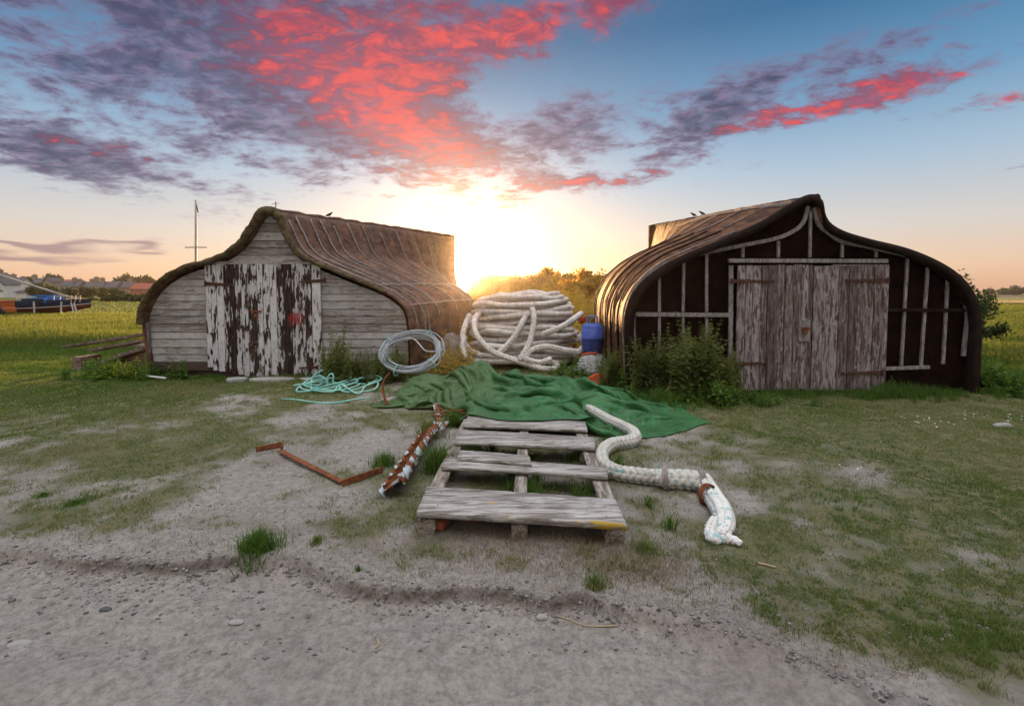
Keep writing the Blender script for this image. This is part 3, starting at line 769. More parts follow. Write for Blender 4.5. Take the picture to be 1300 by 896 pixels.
jr2 = int(np.argmin(np.abs(prof2[:, 0] - cx2)))
# thick tarred edge board round the arch
a = h2.at(0.0, 0.012, -.05); sc = 0.955
ins = a.copy(); ins[:, 0] = cx2 + (a[:, 0] - cx2) * 0.955; ins[:, 2] = a[:, 2] * 0.96
n_ = len(a); V = np.concatenate([a, ins, a + [0, .12, 0], ins + [0, .12, 0]]); i = np.arange(n_ - 1)
Q = np.concatenate([np.stack([i, i + 1, n_ + i + 1, n_ + i], -1), np.stack([i, 2 * n_ + i, 2 * n_ + i + 1, i + 1], -1), np.stack([n_ + i, n_ + i + 1, 3 * n_ + i + 1, 3 * n_ + i], -1)])
np_mesh('rim', V, Q, M['tarredge'], shed2, smooth=False)
pp = [(bound(prof2, cx2, z, -1), z) for z in np.linspace(-.05, 2.6, 40)] + [(bound(prof2, cx2, z, 1), z) for z in np.linspace(2.6, -.05, 40)]
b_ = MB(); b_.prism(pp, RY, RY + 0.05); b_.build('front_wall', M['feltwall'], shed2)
yf = RY - 0.022
def strip(a, b, w_=.05, y=None, mat=None, nm='frame_strip', th=.03):
    m = MB(); m.bar(D(*a, y or yf), D(*b, y or yf), th, w_, up=(0, 0, 1)) if abs(a[0] - b[0]) > abs(a[1] - b[1]) else m.bar(D(*a, y or yf), D(*b, y or yf), w_, th, up=(0, 1, 0))
    return m.build(nm, mat or M['lath'], shed2, bevel=.003)
for a_, b_ in [((837, 340), (837, 396)), ((868, 331), (867, 396)), ((897, 323), (897, 396)), ((943, 314), (943, 327)), ((988, 306), (988, 327)),
               ((1029, 268), (1028, 327)), ((1069, 309), (1069, 327)), ((1112, 318), (1112, 327)), ((1152, 328), (1144, 464)), ((1178, 335), (1169, 464)), ((1203, 355), (1197, 462)),
               ((837, 402), (837, 470)), ((897, 402), (897, 470)), ((867, 402), (867, 470))]:
    strip(a_, b_, .040)
strip((807, 399), (925, 400), .06, RY - .045, M['lath'], 'frame_rail'); strip((1124, 393.5), (1226, 394), .05, RY - .045, M['tarredge'], 'frame_rail')
strip((1119, 468), (1180, 466), .05, RY - .045, M['lath'], 'sill')
strip((925, 331), (1126, 331.5), .055, RY - .075, M['lath'], 'lintel', .06); strip((1057, 336.8), (1128, 336.8), .022, RY - .07, M['lath'], 'lintel')
strip((928, 337), (927, 470), .06, RY - .045, M['lath'], 'door_post'); strip((1126, 340), (1119, 466), .06, RY - .045, M['lath'], 'door_post')
for pts in ([(806, 465), (804, 405), (807, 372), (815, 355), (834, 339), (868, 329), (896, 321), (940, 312), (984, 303), (1006, 294), (1019, 283), (1026, 262)],
            [(1033, 264), (1040, 286), (1053, 297), (1069, 307), (1094, 312), (1125, 319), (1153, 325), (1178, 332), (1203, 350), (1219, 367), (1226, 386), (1228, 405), (1225, 430), (1223, 452)]):
    c = catmull([D(*p, RY - .05) for p in pts], .05); m = MB()
    T, N, B = frames(c)
    for i in range(len(c)):
        t = T[i]; nrm = np.array([-t[2], 0, t[0]]) * .026
        for oy in (-.014, .014): m.v += [tuple(c[i] + nrm + [0, oy, 0]), tuple(c[i] - nrm + [0, oy, 0])]
    for i in range(len(c) - 1):
        b0 = 4 * i; m.f += [(b0, b0 + 1, b0 + 5, b0 + 4), (b0 + 3, b0 + 2, b0 + 6, b0 + 7), (b0 + 2, b0, b0 + 4, b0 + 6), (b0 + 1, b0 + 3, b0 + 7, b0 + 5)]
    m.build('arch_strip', M['lath'], shed2)
yd = RY - .055
X0, X1, X2 = rp(932, 400)[0], rp(1027, 400)[0], rp(1122, 400)[0]
dA = plank_door(X0, X1 - .004, rp(0, 493)[1], rp(0, 337)[1], yd, M['greydoor'], shed2, .125, ragged=.02)
dB = plank_door(X1 + .004, X2, rp(0, 494)[1], rp(0, 338)[1], yd, M['greydoor'], shed2, .125, ragged=.02)
hinge((928, 357), (983, 357), yd - .038, dA, .05); hinge((1127, 356), (1073, 356), yd - .038, dB, .05)
hinge((928, 462), (975, 461), yd - .038, dA, .05); hinge((1120, 473), (1068, 474), yd - .038, dB, .055)
m = MB(); a_ = D(1012, 406, yd); b_ = D(1025, 433, yd); m.box(a_[0], b_[0], yd - .06, yd - .03, b_[2], a_[2]); m.build('lock_plate', M['lath'], dA, bevel=.004)
m = MB(); q = D(1020, 418, yd - .066); m.bar(q + [-.03, 0, .012], q + [.12, 0, .012], .01, .03); m.box(q[0] - .01, q[0] + .045, q[1] - .03, q[1] - .006, q[2] - .06, q[2] - .005)
m.tube([q + [0, -.018, -.01], q + [0, -.02, .03], q + [.035, -.02, .03], q + [.035, -.018, -.01]], .006, 6); m.build('padlock', M['rust'], dA)
# battens on the hull: pale ones up on the keel fin, dark laths round the bulge
for s, a, b, w_ in [(0.12, 3, 14, .035), (0.22, 3, 15, .03), (0.34, 4, 16, .03), (0.46, 5, 15, .03), (0.60, 4, 16, .028), (0.75, 4, 15, .028)]:
    V, Q = h2.strip(s, jr2 - b, jr2 - a, w_, 0.02, slant=-0.03); np_mesh('batten', V, Q, M['lath'], shed2)
for s, a, b in [(0.02, 15, jr2 - 2), (0.085, 15, jr2 - 2), (0.16, 15, jr2 - 2), (0.24, 15, jr2 - 2), (0.33, 15, jr2 - 2), (0.44, 15, jr2 - 2), (0.56, 15, jr2 - 2)]:
    V, Q = h2.strip(s, jr2 - b, jr2 - a, .035, 0.025); np_mesh('batten', V, Q, M['tarredge'] if s > .03 else M['lath'], shed2)
pts = np.array([h2.at(s, .03)[jr2 - 5] for s in np.linspace(.0, .62, 20)]); m = MB()
for p, q in zip(pts[:-1], pts[1:]): m.bar(p, q + (q - p) * .05, .02, .05)
m.build('ridge_batten', M['silver'], shed2)
ridge = np.array([h2.at(s, .02)[jr2] for s in np.linspace(0.0, 1, 40)]); m = MB(); m.tube(ridge, 0.05, 8); m.build('ridge_cap', M['tarredge'], shed2, smooth=True)
def gz(x, y): return float(ground_z(np.array([x]), np.array([y]))[0])

# ------------------------------------------------------------------ pallet
ZT = 0.15
pal = empty('pallet', G(665, 600, 0), 'grey weathered wooden pallet lying on the bare soil in the foreground', 'pallet')
def slab(q, z1, th):       # q: four px corners FL, BL, BR, FR on the plane z1
    c = [G(*p, z1) for p in (q[0], q[3], q[2], q[1])]
    m = MB(); m.hexa([(p[0], p[1], z1 - th) for p in c] + [(p[0], p[1], z1) for p in c]); return m
def warped(q, z1, th, seed, name='top_board'):
    """board with worn uneven edges and a slight bow"""
    FL, BL, BR, FR = [G(*p, z1) for p in q]; n = 26; r = np.random.default_rng(seed)
    V = []; u = np.linspace(0, 1, n)
    for i, t in enumerate(u):
        f = FL + (FR - FL) * t; b = BL + (BR - BL) * t; bow = .004 * math.sin(t * 3.1) + r.uniform(-.0012, .0012)
        d = (b - f) / np.linalg.norm(b - f); f = f + d * (r.uniform(-.003, .003)); b = b + d * r.uniform(-.003, .003)
        V += [(f[0], f[1], z1 - th + bow), (f[0], f[1], z1 - .004 + bow), (f[0] + d[0] * .005, f[1] + d[1] * .005, z1 + bow), (b[0] - d[0] * .005, b[1] - d[1] * .005, z1 + bow), (b[0], b[1], z1 - .004 + bow), (b[0], b[1], z1 - th + bow)]
    k = np.arange(n - 1)[:, None] * 6; j = np.arange(6)[None]; jn = (j + 1) % 6
    Q = np.stack([k + j, k + jn, k + 6 + jn, k + 6 + j], -1).reshape(-1, 4)
    V = np.array(V); e0 = np.array([[5, 4, 3, 2], [5, 2, 1, 0]]); e1 = e0[:, ::-1] + 6 * (n - 1)
    return np_mesh(name, V, [Q, e0, e1], M['pallet'], pal)
warped([(529, 649), (543, 617), (781, 633), (796, 666)], ZT, .034, 1)
warped([(560, 592), (567, 579), (768, 592), (772, 605)], ZT, .024, 2)
warped([(580, 581), (583, 571), (672, 578), (675, 589)], ZT + .024, .020, 3)
warped([(577, 561), (584, 545), (754, 555), (756, 569)], ZT, .026, 4)
warped([(588, 540), (594, 528), (743, 535), (746, 546)], ZT, .026, 5)
warped([(599, 520), (603, 510), (730, 516), (733, 526)], ZT, .026, 6)
def beam(a, b, w_, z0, z1, mat, name):
    A = G(*a, z1); B = G(*b, z1); d = (B - A); d /= np.linalg.norm(d); s = np.array([d[1], -d[0], 0]) * w_ / 2
    m = MB(); m.hexa([(*(A - s)[:2], z0), (*(A + s)[:2], z0), (*(B + s)[:2], z0), (*(B - s)[:2], z0), (*(A - s)[:2], z1), (*(A + s)[:2], z1), (*(B + s)[:2], z1), (*(B - s)[:2], z1)])
    return m.build(name, mat, pal, bevel=.004)
for a, b, w_ in (((541, 646), (604, 511), .095), ((659, 652), (667, 514), .085), ((781, 659), (725, 516), .10)):
    beam(a, b, w_, ZT - .062, ZT - .036, M['palletblock'], 'stringer')
    for t in (0.0, .48, .93):
        A = G(*a, ZT); B = G(*b, ZT); p = A + (B - A) * t + (B - A) / np.linalg.norm(B - A) * .06
        m = MB(); m.box(p[0] - w_ / 2 - .004, p[0] + w_ / 2 + .004, p[1] - .06, p[1] + .07, -.08, ZT - .064); m.build('block', M['palletblock'], pal, bevel=.004)
# nails
for (px, py) in ((556, 640), (560, 625), (662, 648), (664, 632), (770, 655), (768, 642), (600, 556), (668, 562), (742, 562), (586, 586), (606, 535), (667, 538), (732, 541), (756, 599)):
    q = G(px, py, ZT + .003); m = MB(); m.tube([q - [0, 0, .006], q + [0, 0, .001]], .0045, 7); m.build('nail', M['rust'], pal)

# ------------------------------------------------------------------ ropes
def braid(n=4, k=0.085, amp=0.16):
    def f(s, th):
        tri = np.abs(((n * th / (2 * math.pi)) % 1) * 2 - 1)
        ph = (s / k + tri * 0.75) % 1
        lob = np.clip(np.sin(math.pi * ph), 0, 1) ** .6; seam = np.clip(np.minimum(tri, 1 - tri) * 5, 0, 1) ** .6
        return 1 - amp + amp * lob * (0.35 + 0.65 * seam) * 1.15
    return f
def rope_obj(name, path, r, mat, parent=None, n=36, step=0.007, k=0.085, amp=0.17, origin=None, curve=True, nb=3):
    c = catmull(path, step) if curve else path
    bf = braid(nb, k, amp); rad = r
    if np.ndim(r): rad = np.interp(np.linspace(0, 1, len(c)), np.linspace(0, 1, len(r)), r)
    V, Q = tube_np(c, rad, n, bf)
    s = np.concatenate([[0], np.cumsum(np.linalg.norm(np.diff(c, axis=0), axis=1))]); th = np.linspace(0, 2 * math.pi, n, endpoint=False)
    g = 1 - (bf(s[:, None], th[None, :]) - (1 - amp)) / amp
    e = len(c) - 1
    return np_mesh(name, V, [Q, np.array([list(range(n - 1, -1, -1)), [e * n + i for i in range(n)]])], mat, parent, smooth=True, attrs={'groove': np.clip(g, 0, 1).ravel()}, origin=origin)

# hawser end snaking past the pallet
ROPE = empty('mooring_rope', G(800, 600), 'thick plaited rope snaking over the grass from under the tarp to a frayed white end', 'rope')
def gp(px, py, r, lift=0): q = G(px, py, r); q[2] = gz(q[0], q[1]) + r * .93 + lift; return q
rr = .058
rope_obj('rope', [gp(726, 503, rr, -.14), gp(735, 511, rr, -.07), gp(745, 519, rr, .01), gp(756, 526, rr, .02), gp(772, 534, rr), gp(792, 543, rr), gp(804, 550, rr), gp(806, 558, rr), gp(794, 563, rr), gp(776, 567, rr), gp(764, 576, rr), gp(766, 590, rr), gp(782, 599, rr), gp(806, 603, rr), gp(836, 606, rr)], [.02, .028, .04, .052] + [rr] * 8, M['rope_fg'], ROPE, k=.048, amp=.24)
rope_obj('splice', [gp(832, 605, .07), gp(850, 607, .07), gp(872, 608, .072), gp(893, 610, .07), gp(900, 614, .066)], [.060, .068, .07, .072, .066, .055], M['rope_fg'], ROPE, k=.055, amp=.16)
rope_obj('frayed_end', [gp(893, 611, .06, .02), gp(900, 619, .06), gp(908, 632, .06), gp(916, 646, .058), gp(920, 660, .055), gp(919, 672, .05), gp(914, 680, .04)], [.056, .062, .064, .064, .062, .055, .035], M['rope_white'], ROPE, k=.036, amp=.40)
rope_obj('frayed_strand', [gp(907, 664, .04, .02), gp(901, 676, .035), gp(905, 683, .03), gp(918, 682, .03), gp(931, 685, .028), gp(941, 690, .024)], [.03, .036, .032, .034, .030, .018], M['rope_white'], ROPE, k=.034, amp=.40, n=20)
for (a_, b_, w2) in (((894, 604), (890, 616), .082), ((846, 602), (843, 612), .072), ((903, 622), (894, 628), .068)):
    q = gp((a_[0] + b_[0]) / 2, (a_[1] + b_[1]) / 2 + 1, .066); d = gp(*b_, .066) - gp(*a_, .066)
    ax = np.array([1, -.2, 0]) if a_[0] != 903 else np.array([.5, -1, 0]); ax = ax / np.linalg.norm(ax); s_ = np.cross(ax, [0, 0, 1])
    th = np.linspace(0, 6.28 * 3, 60); pts = q + ax * ((th / 18.8 - .5) * .04)[:, None] + s_ * (np.cos(th) * w2)[:, None] + np.array([0, 0, 1]) * (np.sin(th) * w2)[:, None]
    m = MB(); m.tube(pts, .007, 6); m.build('whipping', M['rust'] if a_[0] == 903 else M['greynet'], ROPE, smooth=True)

# big heap of hawser
def heap():
    r0 = np.random.default_rng(5); rad = .052; C = np.array([D(664, 440, 9.6)[0], 9.75, 0.0])
    P = []; lay = 12; z = rad
    for L in range(lay):
        for ring in range(4):
            rx = 1.03 - ring * .15 - .012 * abs(L - 5) - .08 * (L == 11) + r0.uniform(-.05, .05); ry = .80 - ring * .15 + r0.uniform(-.04, .04) - .02 * L
            ph = r0.uniform(-.3, .3); tx, ty = r0.uniform(-.065, .065), r0.uniform(-.05, .05); ox, oy = r0.uniform(-.035, .035, 2)
            n = 16; w1, w2 = r0.uniform(0, 6.28, 2)
            for i in range(n):
                a = 2 * math.pi * i / n + ph
                e = 1 + .05 * math.sin(2 * a + w1) + .03 * math.sin(5 * a + w2)
                x = ox + rx * e * math.copysign(abs(math.cos(a)) ** .8, math.cos(a)); y = oy + ry * e * math.sin(a)
                sag = -.03 * math.sin(a * 3 + w1) * (L > 1)
                P.append(C + [x, y, max(rad, z + (i / n) * .06 + tx * x + ty * y + sag + .012 * r0.normal())])
            z += .1005 / 4 * 1.08
    H = empty('rope_heap', C, 'large heap of coiled thick white hawser behind the green tarp', 'rope')
    rope_obj('coil', np.array(P), rad, M['hawser'], H, n=16, step=.017, k=.07, amp=.30)
    dp = lambda px, py, Y: D(px, py, Y)
    # strands thrown over the front
    rope_obj('loose_turn', [dp(612, 395, 9.6), dp(603, 405, 9.1), dp(603, 420, 8.85), dp(612, 435, 8.75), dp(628, 448, 8.7), dp(650, 456, 8.65), dp(672, 463, 8.6), dp(690, 468, 8.55), dp(705, 468, 8.6), dp(706, 462, 8.8), dp(690, 458, 8.9)], .055, M['hawser'], H, n=24, step=.012, k=.08, amp=.26)
    rope_obj('loose_turn', [dp(672, 385, 9.5), dp(676, 392, 9.1), dp(678, 405, 8.92), dp(675, 425, 8.82), dp(670, 440, 8.72), dp(663, 452, 8.62), dp(660, 457, 8.6)], .055, M['hawser'], H, n=24, step=.012, k=.08, amp=.26)
    rope_obj('loose_turn', [dp(668, 400, 9.1), dp(660, 415, 8.92), dp(651, 430, 8.84), dp(640, 442, 8.76), dp(630, 450, 8.72)], .055, M['hawser'], H, n=24, step=.012, k=.08, amp=.26)
    rope_obj('loose_turn', [dp(738, 398, 9.2), dp(730, 404, 8.95), dp(718, 412, 8.86), dp(706, 418, 8.84), dp(690, 424, 8.9)], .055, M['hawser'], H, n=24, step=.012, k=.08, amp=.26)
    rope_obj('loose_turn', [dp(590, 428, 9.0), dp(587, 440, 8.85), dp(592, 452, 8.75), dp(604, 460, 8.7), dp(618, 466, 8.65)], .055, M['hawser'], H, n=24, step=.012, k=.08, amp=.26)
    rope_obj('loose_turn', [dp(596, 400, 9.5), dp(590, 415, 9.2), dp(588, 430, 9.05), dp(596, 444, 8.95), dp(612, 452, 8.9)], .055, M['hawser'], H, n=24, step=.012, k=.08, amp=.26)
    # smaller coils lying at the right front of the heap
    rope_obj('loose_turn', [dp(735, 425, 9.0), dp(742, 436, 8.9), dp(734, 446, 8.8), dp(715, 444, 8.75), dp(695, 440, 8.75), dp(676, 444, 8.72), dp(668, 455, 8.6), dp(684, 460, 8.6), dp(700, 456, 8.65)], .055, M['hawser'], H, n=24, step=.012, k=.08, amp=.26)
heap()

# ------------------------------------------------------------------ green tarpaulin (settled by a small cloth solver)
def make_tarp():
    nu, nv = 150, 74; h = .030
    us = np.linspace(0, 1, nu); vs = np.linspace(0, 1, nv)
    fr = [(0, -1.50, 5.95), (.22, -.95, 5.85), (.40, -.45, 5.15), (.55, .10, 4.80), (.70, .75, 4.80), (.84, 1.36, 4.78), (1, 2.00, 5.12)]
    bk = [(0, -1.40, 7.5), (.22, -.9, 7.7), (.40, -.4, 7.7), (.55, .1, 7.6), (.70, .7, 7.3), (.84, 1.45, 6.7), (1, 2.02, 6.1)]
    f = lambda A, c: np.interp(us, [a[0] for a in A], [a[c] for a in A])
    front = np.stack([f(fr, 1), f(fr, 2)], -1); back = np.stack([f(bk, 1), f(bk, 2)], -1)
    P = np.zeros((nu, nv, 3)); P[..., :2] = front[:, None] * (1 - vs)[None, :, None] + back[:, None] * vs[None, :, None]
    X, Y = P[..., 0], P[..., 1]
    flat = sstep(us, .80, .97)[:, None]
    P[..., 2] = .42 + .22 * (fbm(X * 2.2, Y * 2.6, 3, 301) - .5) * 2 * (1 - flat) - .15 * flat
    P[..., 0] += (fbm(X * 4, Y * 4, 2, 311) - .5) * .16 * (1 - flat); P[..., 1] += (fbm(X * 4, Y * 4, 2, 321) - .5) * .16 * (1 - flat)
    # rest lengths: as laid out, with slack (so that folds form) away from the flat corner
    sl = 1.26 - .24 * flat[..., 0]
    du = np.linalg.norm(np.diff(P[..., :2], axis=0), axis=2) * sl[1:, None] ; dv = np.linalg.norm(np.diff(P[..., :2], axis=1), axis=2) * (1.50 - .46 * flat[:, 0])[:, None]
    def coll(x, y):
        g = ground_z(x, y)
        for cx, cy, hh, sx, sy in ((-1.15, 6.75, .34, .38, .35), (-.55, 6.95, .46, .42, .40), (.05, 6.75, .34, .40, .4), (.55, 6.75, .28, .35, .35), (1.05, 6.2, .17, .35, .3), (-.9, 6.25, .16, .3, .2), (-.1, 5.9, .12, .5, .2)):
            g = np.maximum(g, hh * .76 * np.exp(-(((x - cx) / sx) ** 2 + ((y - cy) / sy) ** 2) ** 1.2))
        inp = sstep(x, -.52, -.44) * (1 - sstep(x, .70, .78)) * (1 - sstep(y, 6.25, 6.4))
        return np.maximum(g, inp * (ZT + .004)) + .012
    V = np.zeros_like(P); dt = 1 / 50.
    I = np.arange(nu)[:, None] * np.ones(nv, int)[None]
    def solve(P, ax, step, rest, k):
        for par in range(2):
            if ax == 0:
                a = slice(None)
                idx = np.arange(nu - step); idx = idx[(idx // step) % 2 == par]
                d = P[idx + step] - P[idx]; L = np.linalg.norm(d, axis=2, keepdims=True) + 1e-9
                c = d * (1 - rest[idx][..., None] / L) * .5 * k
                P[idx] += c; P[idx + step] -= c
            else:
                idx = np.arange(nv - step); idx = idx[(idx // step) % 2 == par]
                d = P[:, idx + step] - P[:, idx]; L = np.linalg.norm(d, axis=2, keepdims=True) + 1e-9
                c = d * (1 - rest[:, idx][..., None] / L) * .5 * k
                P[:, idx] += c; P[:, idx + step] -= c
    du2 = du[:-1] + du[1:]; dv2 = dv[:, :-1] + dv[:, 1:]
    du5 = sum(du[i:nu - 5 + i] for i in range(5)); dv5 = sum(dv[:, i:nv - 5 + i] for i in range(5))
    dd = np.sqrt(((du[:, :-1] + du[:, 1:]) / 2) ** 2 + ((dv[:-1] + dv[1:]) / 2) ** 2)
    for it in range(150):
        V[..., 2] -= 6.0 * dt; V *= .965
        old = P.copy(); P = P + V * dt
        for _ in range(7):
            solve(P, 0, 1, du, 1.0); solve(P, 1, 1, dv, 1.0)
            for (a, b) in (((slice(0, -1), slice(0, -1)), (slice(1, None), slice(1, None))), ((slice(1, None), slice(0, -1)), (slice(0, -1), slice(1, None)))):
                d = P[b] - P[a]; L = np.linalg.norm(d, axis=2, keepdims=True) + 1e-9
                c = d * (1 - dd[..., None] / L) * .5 * .25; P[a] += c; P[b] -= c
            solve(P, 0, 2, du2, .35); solve(P, 1, 2, dv2, .25); solve(P, 0, 5, du5, .08)
        g = coll(P[..., 0], P[..., 1]); hit = P[..., 2] < g
        P[..., 2] = np.maximum(P[..., 2], g)
        P[..., :2] = np.where(hit[..., None], old[..., :2] * .85 + P[..., :2] * .15, P[..., :2])
        V = np.clip((P - old) / dt, -2, 2)
    o = np_mesh('tarpaulin', P.reshape(-1, 3), grid_quads(nu, nv), M['tarp'], smooth=True, origin=(0.2, 6.4, 0))
    s = o.modifiers.new('solid', 'SOLIDIFY'); s.thickness = .006; s.offset = 0
    s = o.modifiers.new('sub', 'SUBSURF'); s.levels = 1; s.render_levels = 1
    tag(o, 'crumpled dark green tarpaulin spread over the back of the pallet', 'tarpaulin')
make_tarp()

# ------------------------------------------------------------------ gas bottle
def lathe(prof, c, n=40):
    th = np.linspace(0, 2 * math.pi, n, endpoint=False); V = []
    for r, z in prof: V.append(np.stack([c[0] + r * np.cos(th), c[1] + r * np.sin(th), np.full(n, c[2] + z)], -1))
    V = np.concatenate(V); i = np.arange(len(prof) - 1)[:, None] * n; j = np.arange(n)[None]; k = (j + 1) % n
    return V, np.stack([i + j, i + k, i + n + k, i + n + j], -1).reshape(-1, 4)
bc = D(752, 447, 8.8); br = .198
gb = empty('gas_bottle', bc, 'blue gas bottle standing beside the heap of white rope', 'gas bottle')
p_ = [(0.02, 0.03), (.15, .03), (.165, .0), (.17, .0), (.17, .05), (br, .07), (br, .245), (br + .004, .25), (br + .004, .265), (br, .27), (br, .43)]
for t in np.linspace(0, 1, 9): p_.append((.07 + (br - .07) * math.cos(t * 1.45) , .43 + .095 * math.sin(t * 1.5)))
p_ += [(.045, .53), (.02, .532)]
V, Q = lathe(p_, bc); np_mesh('cylinder', V, Q, M['blue'], gb, smooth=True)
V, Q = lathe([(.03, .52), (.03, .56), (.022, .565), (.022, .60), (.005, .602)], bc, 16); np_mesh('valve', V, Q, M['rust'], gb, smooth=True)
# shroud: handle with an opening
m = MB(); hx = bc[0]; hy = bc[1]
m.bar([hx - .075, hy, bc[2] + .515], [hx - .072, hy, bc[2] + .63], .10, .028, up=(1, 0, 0)); m.bar([hx + .075, hy, bc[2] + .515], [hx + .072, hy, bc[2] + .63], .10, .028, up=(1, 0, 0))
m.bar([hx - .087, hy, bc[2] + .642], [hx + .087, hy, bc[2] + .642], .11, .028); m.build('handle', M['blue'], gb, bevel=.008)

# nets and floats round it
def net_heap(name, c, rx, ry, hz, mat, label, cat, seed, n=60, r=.006, group=None, turns=1.0):
    """bundle of netting: many short wandering cords over a lump"""
    g = np.random.default_rng(seed); m = MB()
    base = []
    for i in range(n):
        a = g.uniform(0, 6.28); q = []; u, v = g.uniform(-.9, .9, 2)
        for s in range(9):
            a += g.normal() * .9; u = np.clip(u + .22 * math.cos(a), -.95, .95); v = np.clip(v + .22 * math.sin(a), -.95, .95)
            rr_ = min(1, math.hypot(u, v)); zz = hz * (1 - rr_ ** 2.2) + g.uniform(-.01, .015)
            q.append((c[0] + u * rx, c[1] + v * ry, c[2] + max(zz, .004)))
        m.tube(catmull(np.array(q), .05), r, 5)
    root = empty(name, c, label, cat, group)
    m.build('cords', mat, root, smooth=True)
    nu, nv = 26, 14; V = []
    for i in range(nv):
        for j in range(nu):
            th = 2 * math.pi * j / nu; ph = i / (nv - 1) * math.pi / 2; k_ = 1 + .22 * (fbm(math.cos(th) * 2 + i * .3, math.sin(th) * 2, 3, seed) - .5)
            V.append((c[0] + rx * .93 * k_ * math.cos(ph) * math.cos(th), c[1] + ry * .93 * k_ * math.cos(ph) * math.sin(th), c[2] - .02 + hz * .97 * k_ * math.sin(ph)))
    a = np.arange(nv - 1)[:, None] * nu; b = np.arange(nu)[None]; b2 = (b + 1) % nu
    np_mesh('bundle', np.array(V), np.stack([a + b, a + b2, a + nu + b2, a + nu + b], -1).reshape(-1, 4), mat, root, smooth=True)
    return root
wb = D(752, 466, 8.75)
net_heap('net_bundle', (wb[0], 8.72, 0.0), .34, .28, bc[2] + .01, M['whitenet'], 'white net bundled under the blue gas bottle', 'fishing net', 11, 120, .007)
net_heap('net_bundle', (D(762, 480, 7.5)[0], 7.5, 0), .24, .2, .15, M['orange'], 'orange fishing net in a low pile before the nettles', 'fishing net', 12, 110, .006)
net_heap('net_bundle', (D(574, 440, 9.5)[0], 9.4, 0), .40, .35, .62, M['greynet'], 'greyish net mound between cable coil and rope heap', 'fishing net', 13, 160, .008)
def buoy(c, r, label, name='float'):
    root = empty(name, c, label, 'fishing float')
    V, Q = lathe([(r * .02, -r)] + [(r * math.cos(t), r * 1.1 * math.sin(t)) for t in np.linspace(-1.45, 1.45, 14)] + [(r * .18, r * 1.08), (r * .18, r * 1.3), (.002, r * 1.31)], c, 24)
    np_mesh('body', V, Q, M['orange'], root, smooth=True)
    th = np.linspace(0, 2 * math.pi, 16); m = MB(); m.tube([(c[0] + r * .16 * math.cos(t), c[1], c[2] + r * 1.35 + r * .16 * math.sin(t)) for t in th], r * .05, 6, cap=False); m.build('eye', M['orange'], root)
buoy(D(739, 405, 9.3), .075, 'orange float wedged between the rope heap and the gas bottle')
m = MB(); a_ = D(738, 451, 8.50); b_ = D(758, 449, 8.48); m.tube(catmull(np.array([a_, (a_ + b_) / 2 + [0, 0, .02], b_]), .03), .022, 8)
tag(m.build('float_line', M['orange'], None, smooth=True, origin=a_), 'orange strip lying across the white net below the gas bottle', 'strap')

# ------------------------------------------------------------------ cable coil
def coil():
    g = np.random.default_rng(9); C = D(522, 446, 7.72); t = R(33)
    U = np.array([1, 0, 0]); W = np.array([0, math.cos(t), math.sin(t)]); N = np.cross(U, W)
    root = empty('cable_coil', C, 'coil of stiff grey cable leaning in the weeds beside the left shed', 'cable')
    P = []
    for k_ in range(15):
        R_ = .45 + g.uniform(-.055, .055); o = g.uniform(-.05, .05, 3); ph = g.uniform(0, 6.28)
        for i in range(14):
            a = 2 * math.pi * (i / 14) ; e = 1 + .03 * math.sin(2 * a + ph)
            P.append(C + U * (R_ * e * math.cos(a) + o[0] * .6) + W * (R_ * e * math.sin(a) + o[1] * .6) + N * (o[2] + .012 * math.sin(a + ph)))
    c = catmull(np.array(P), .05); V, Q = tube_np(c, .0085, 7); np_mesh('turns', V, Q, M['cable'], root, smooth=True)
    for a in (1.1, 2.6, 4.4, 5.6):
        th = np.linspace(0, 6.28, 12); p = C + U * .47 * math.cos(a) + W * .47 * math.sin(a); rd = U * math.cos(a) + W * math.sin(a)
        m = MB(); m.tube(p + rd * (np.cos(th) * .09)[:, None] + N * (np.sin(th) * .08)[:, None], .008, 6, cap=False); m.build('tie', M['turq'], root, smooth=True)
    m = MB(); m.tube(catmull(np.array([C - U * .45, C - U * .30 + W * .12 + N * .08, C + W * .2 + N * .1, C + U * .25 - W * .1 + N * .1, C + U * .42]), .04), .011, 7); m.build('loose_end', M['cable'], root, smooth=True)
coil()
# turquoise rope tangle
def tangle():
    g = np.random.default_rng(14); C = G(425, 494)
    root = empty('rope_tangle', C, 'tangle of thin turquoise rope on the ground before the left shed door', 'rope')
    def loops(c, n, rx, ry, hz, name, r=.0115):
        P = []; a = 0; cx, cy = c[0], c[1]
        for i in range(n):
            a += g.uniform(.7, 1.25); k_ = g.uniform(.35, 1.0)
            x = cx + rx * k_ * math.cos(a) + g.normal() * .03; y = cy + ry * k_ * math.sin(a) + g.normal() * .05
            P.append((x, y, gz(x, y) + .015 + abs(g.normal()) * hz))
        m = MB(); m.tube(catmull(np.array(P), .03), r, 7); m.build(name, M['turq'], root, smooth=True)
    loops(G(418, 494), 30, .52, .60, .06, 'loops'); loops(G(455, 494), 20, .36, .50, .05, 'loops'); loops(G(418, 490), 12, .30, .40, .10, 'loops')
    q = D(421, 488, G(421, 494)[1])
    m = MB(); m.tube(catmull(np.array([q + [-.05, 0, -.08], q + [-.06, 0, .05], q + [-.04, 0, .13], q + [0, 0, .16], q + [.03, 0, .12], q + [.02, 0, .02], q + [.06, 0, -.08]]), .02), .0125, 7); m.build('upright_loop', M['turq'], root, smooth=True)
    P = [gp(470, 505, .01), gp(450, 508, .01), gp(425, 512, .01), gp(400, 511, .01), gp(375, 508, .01), gp(358, 507, .01)]
    m = MB(); m.tube(catmull(np.array(P), .04), .011, 6); m.build('tail', M['turq'], root, smooth=True)
tangle()

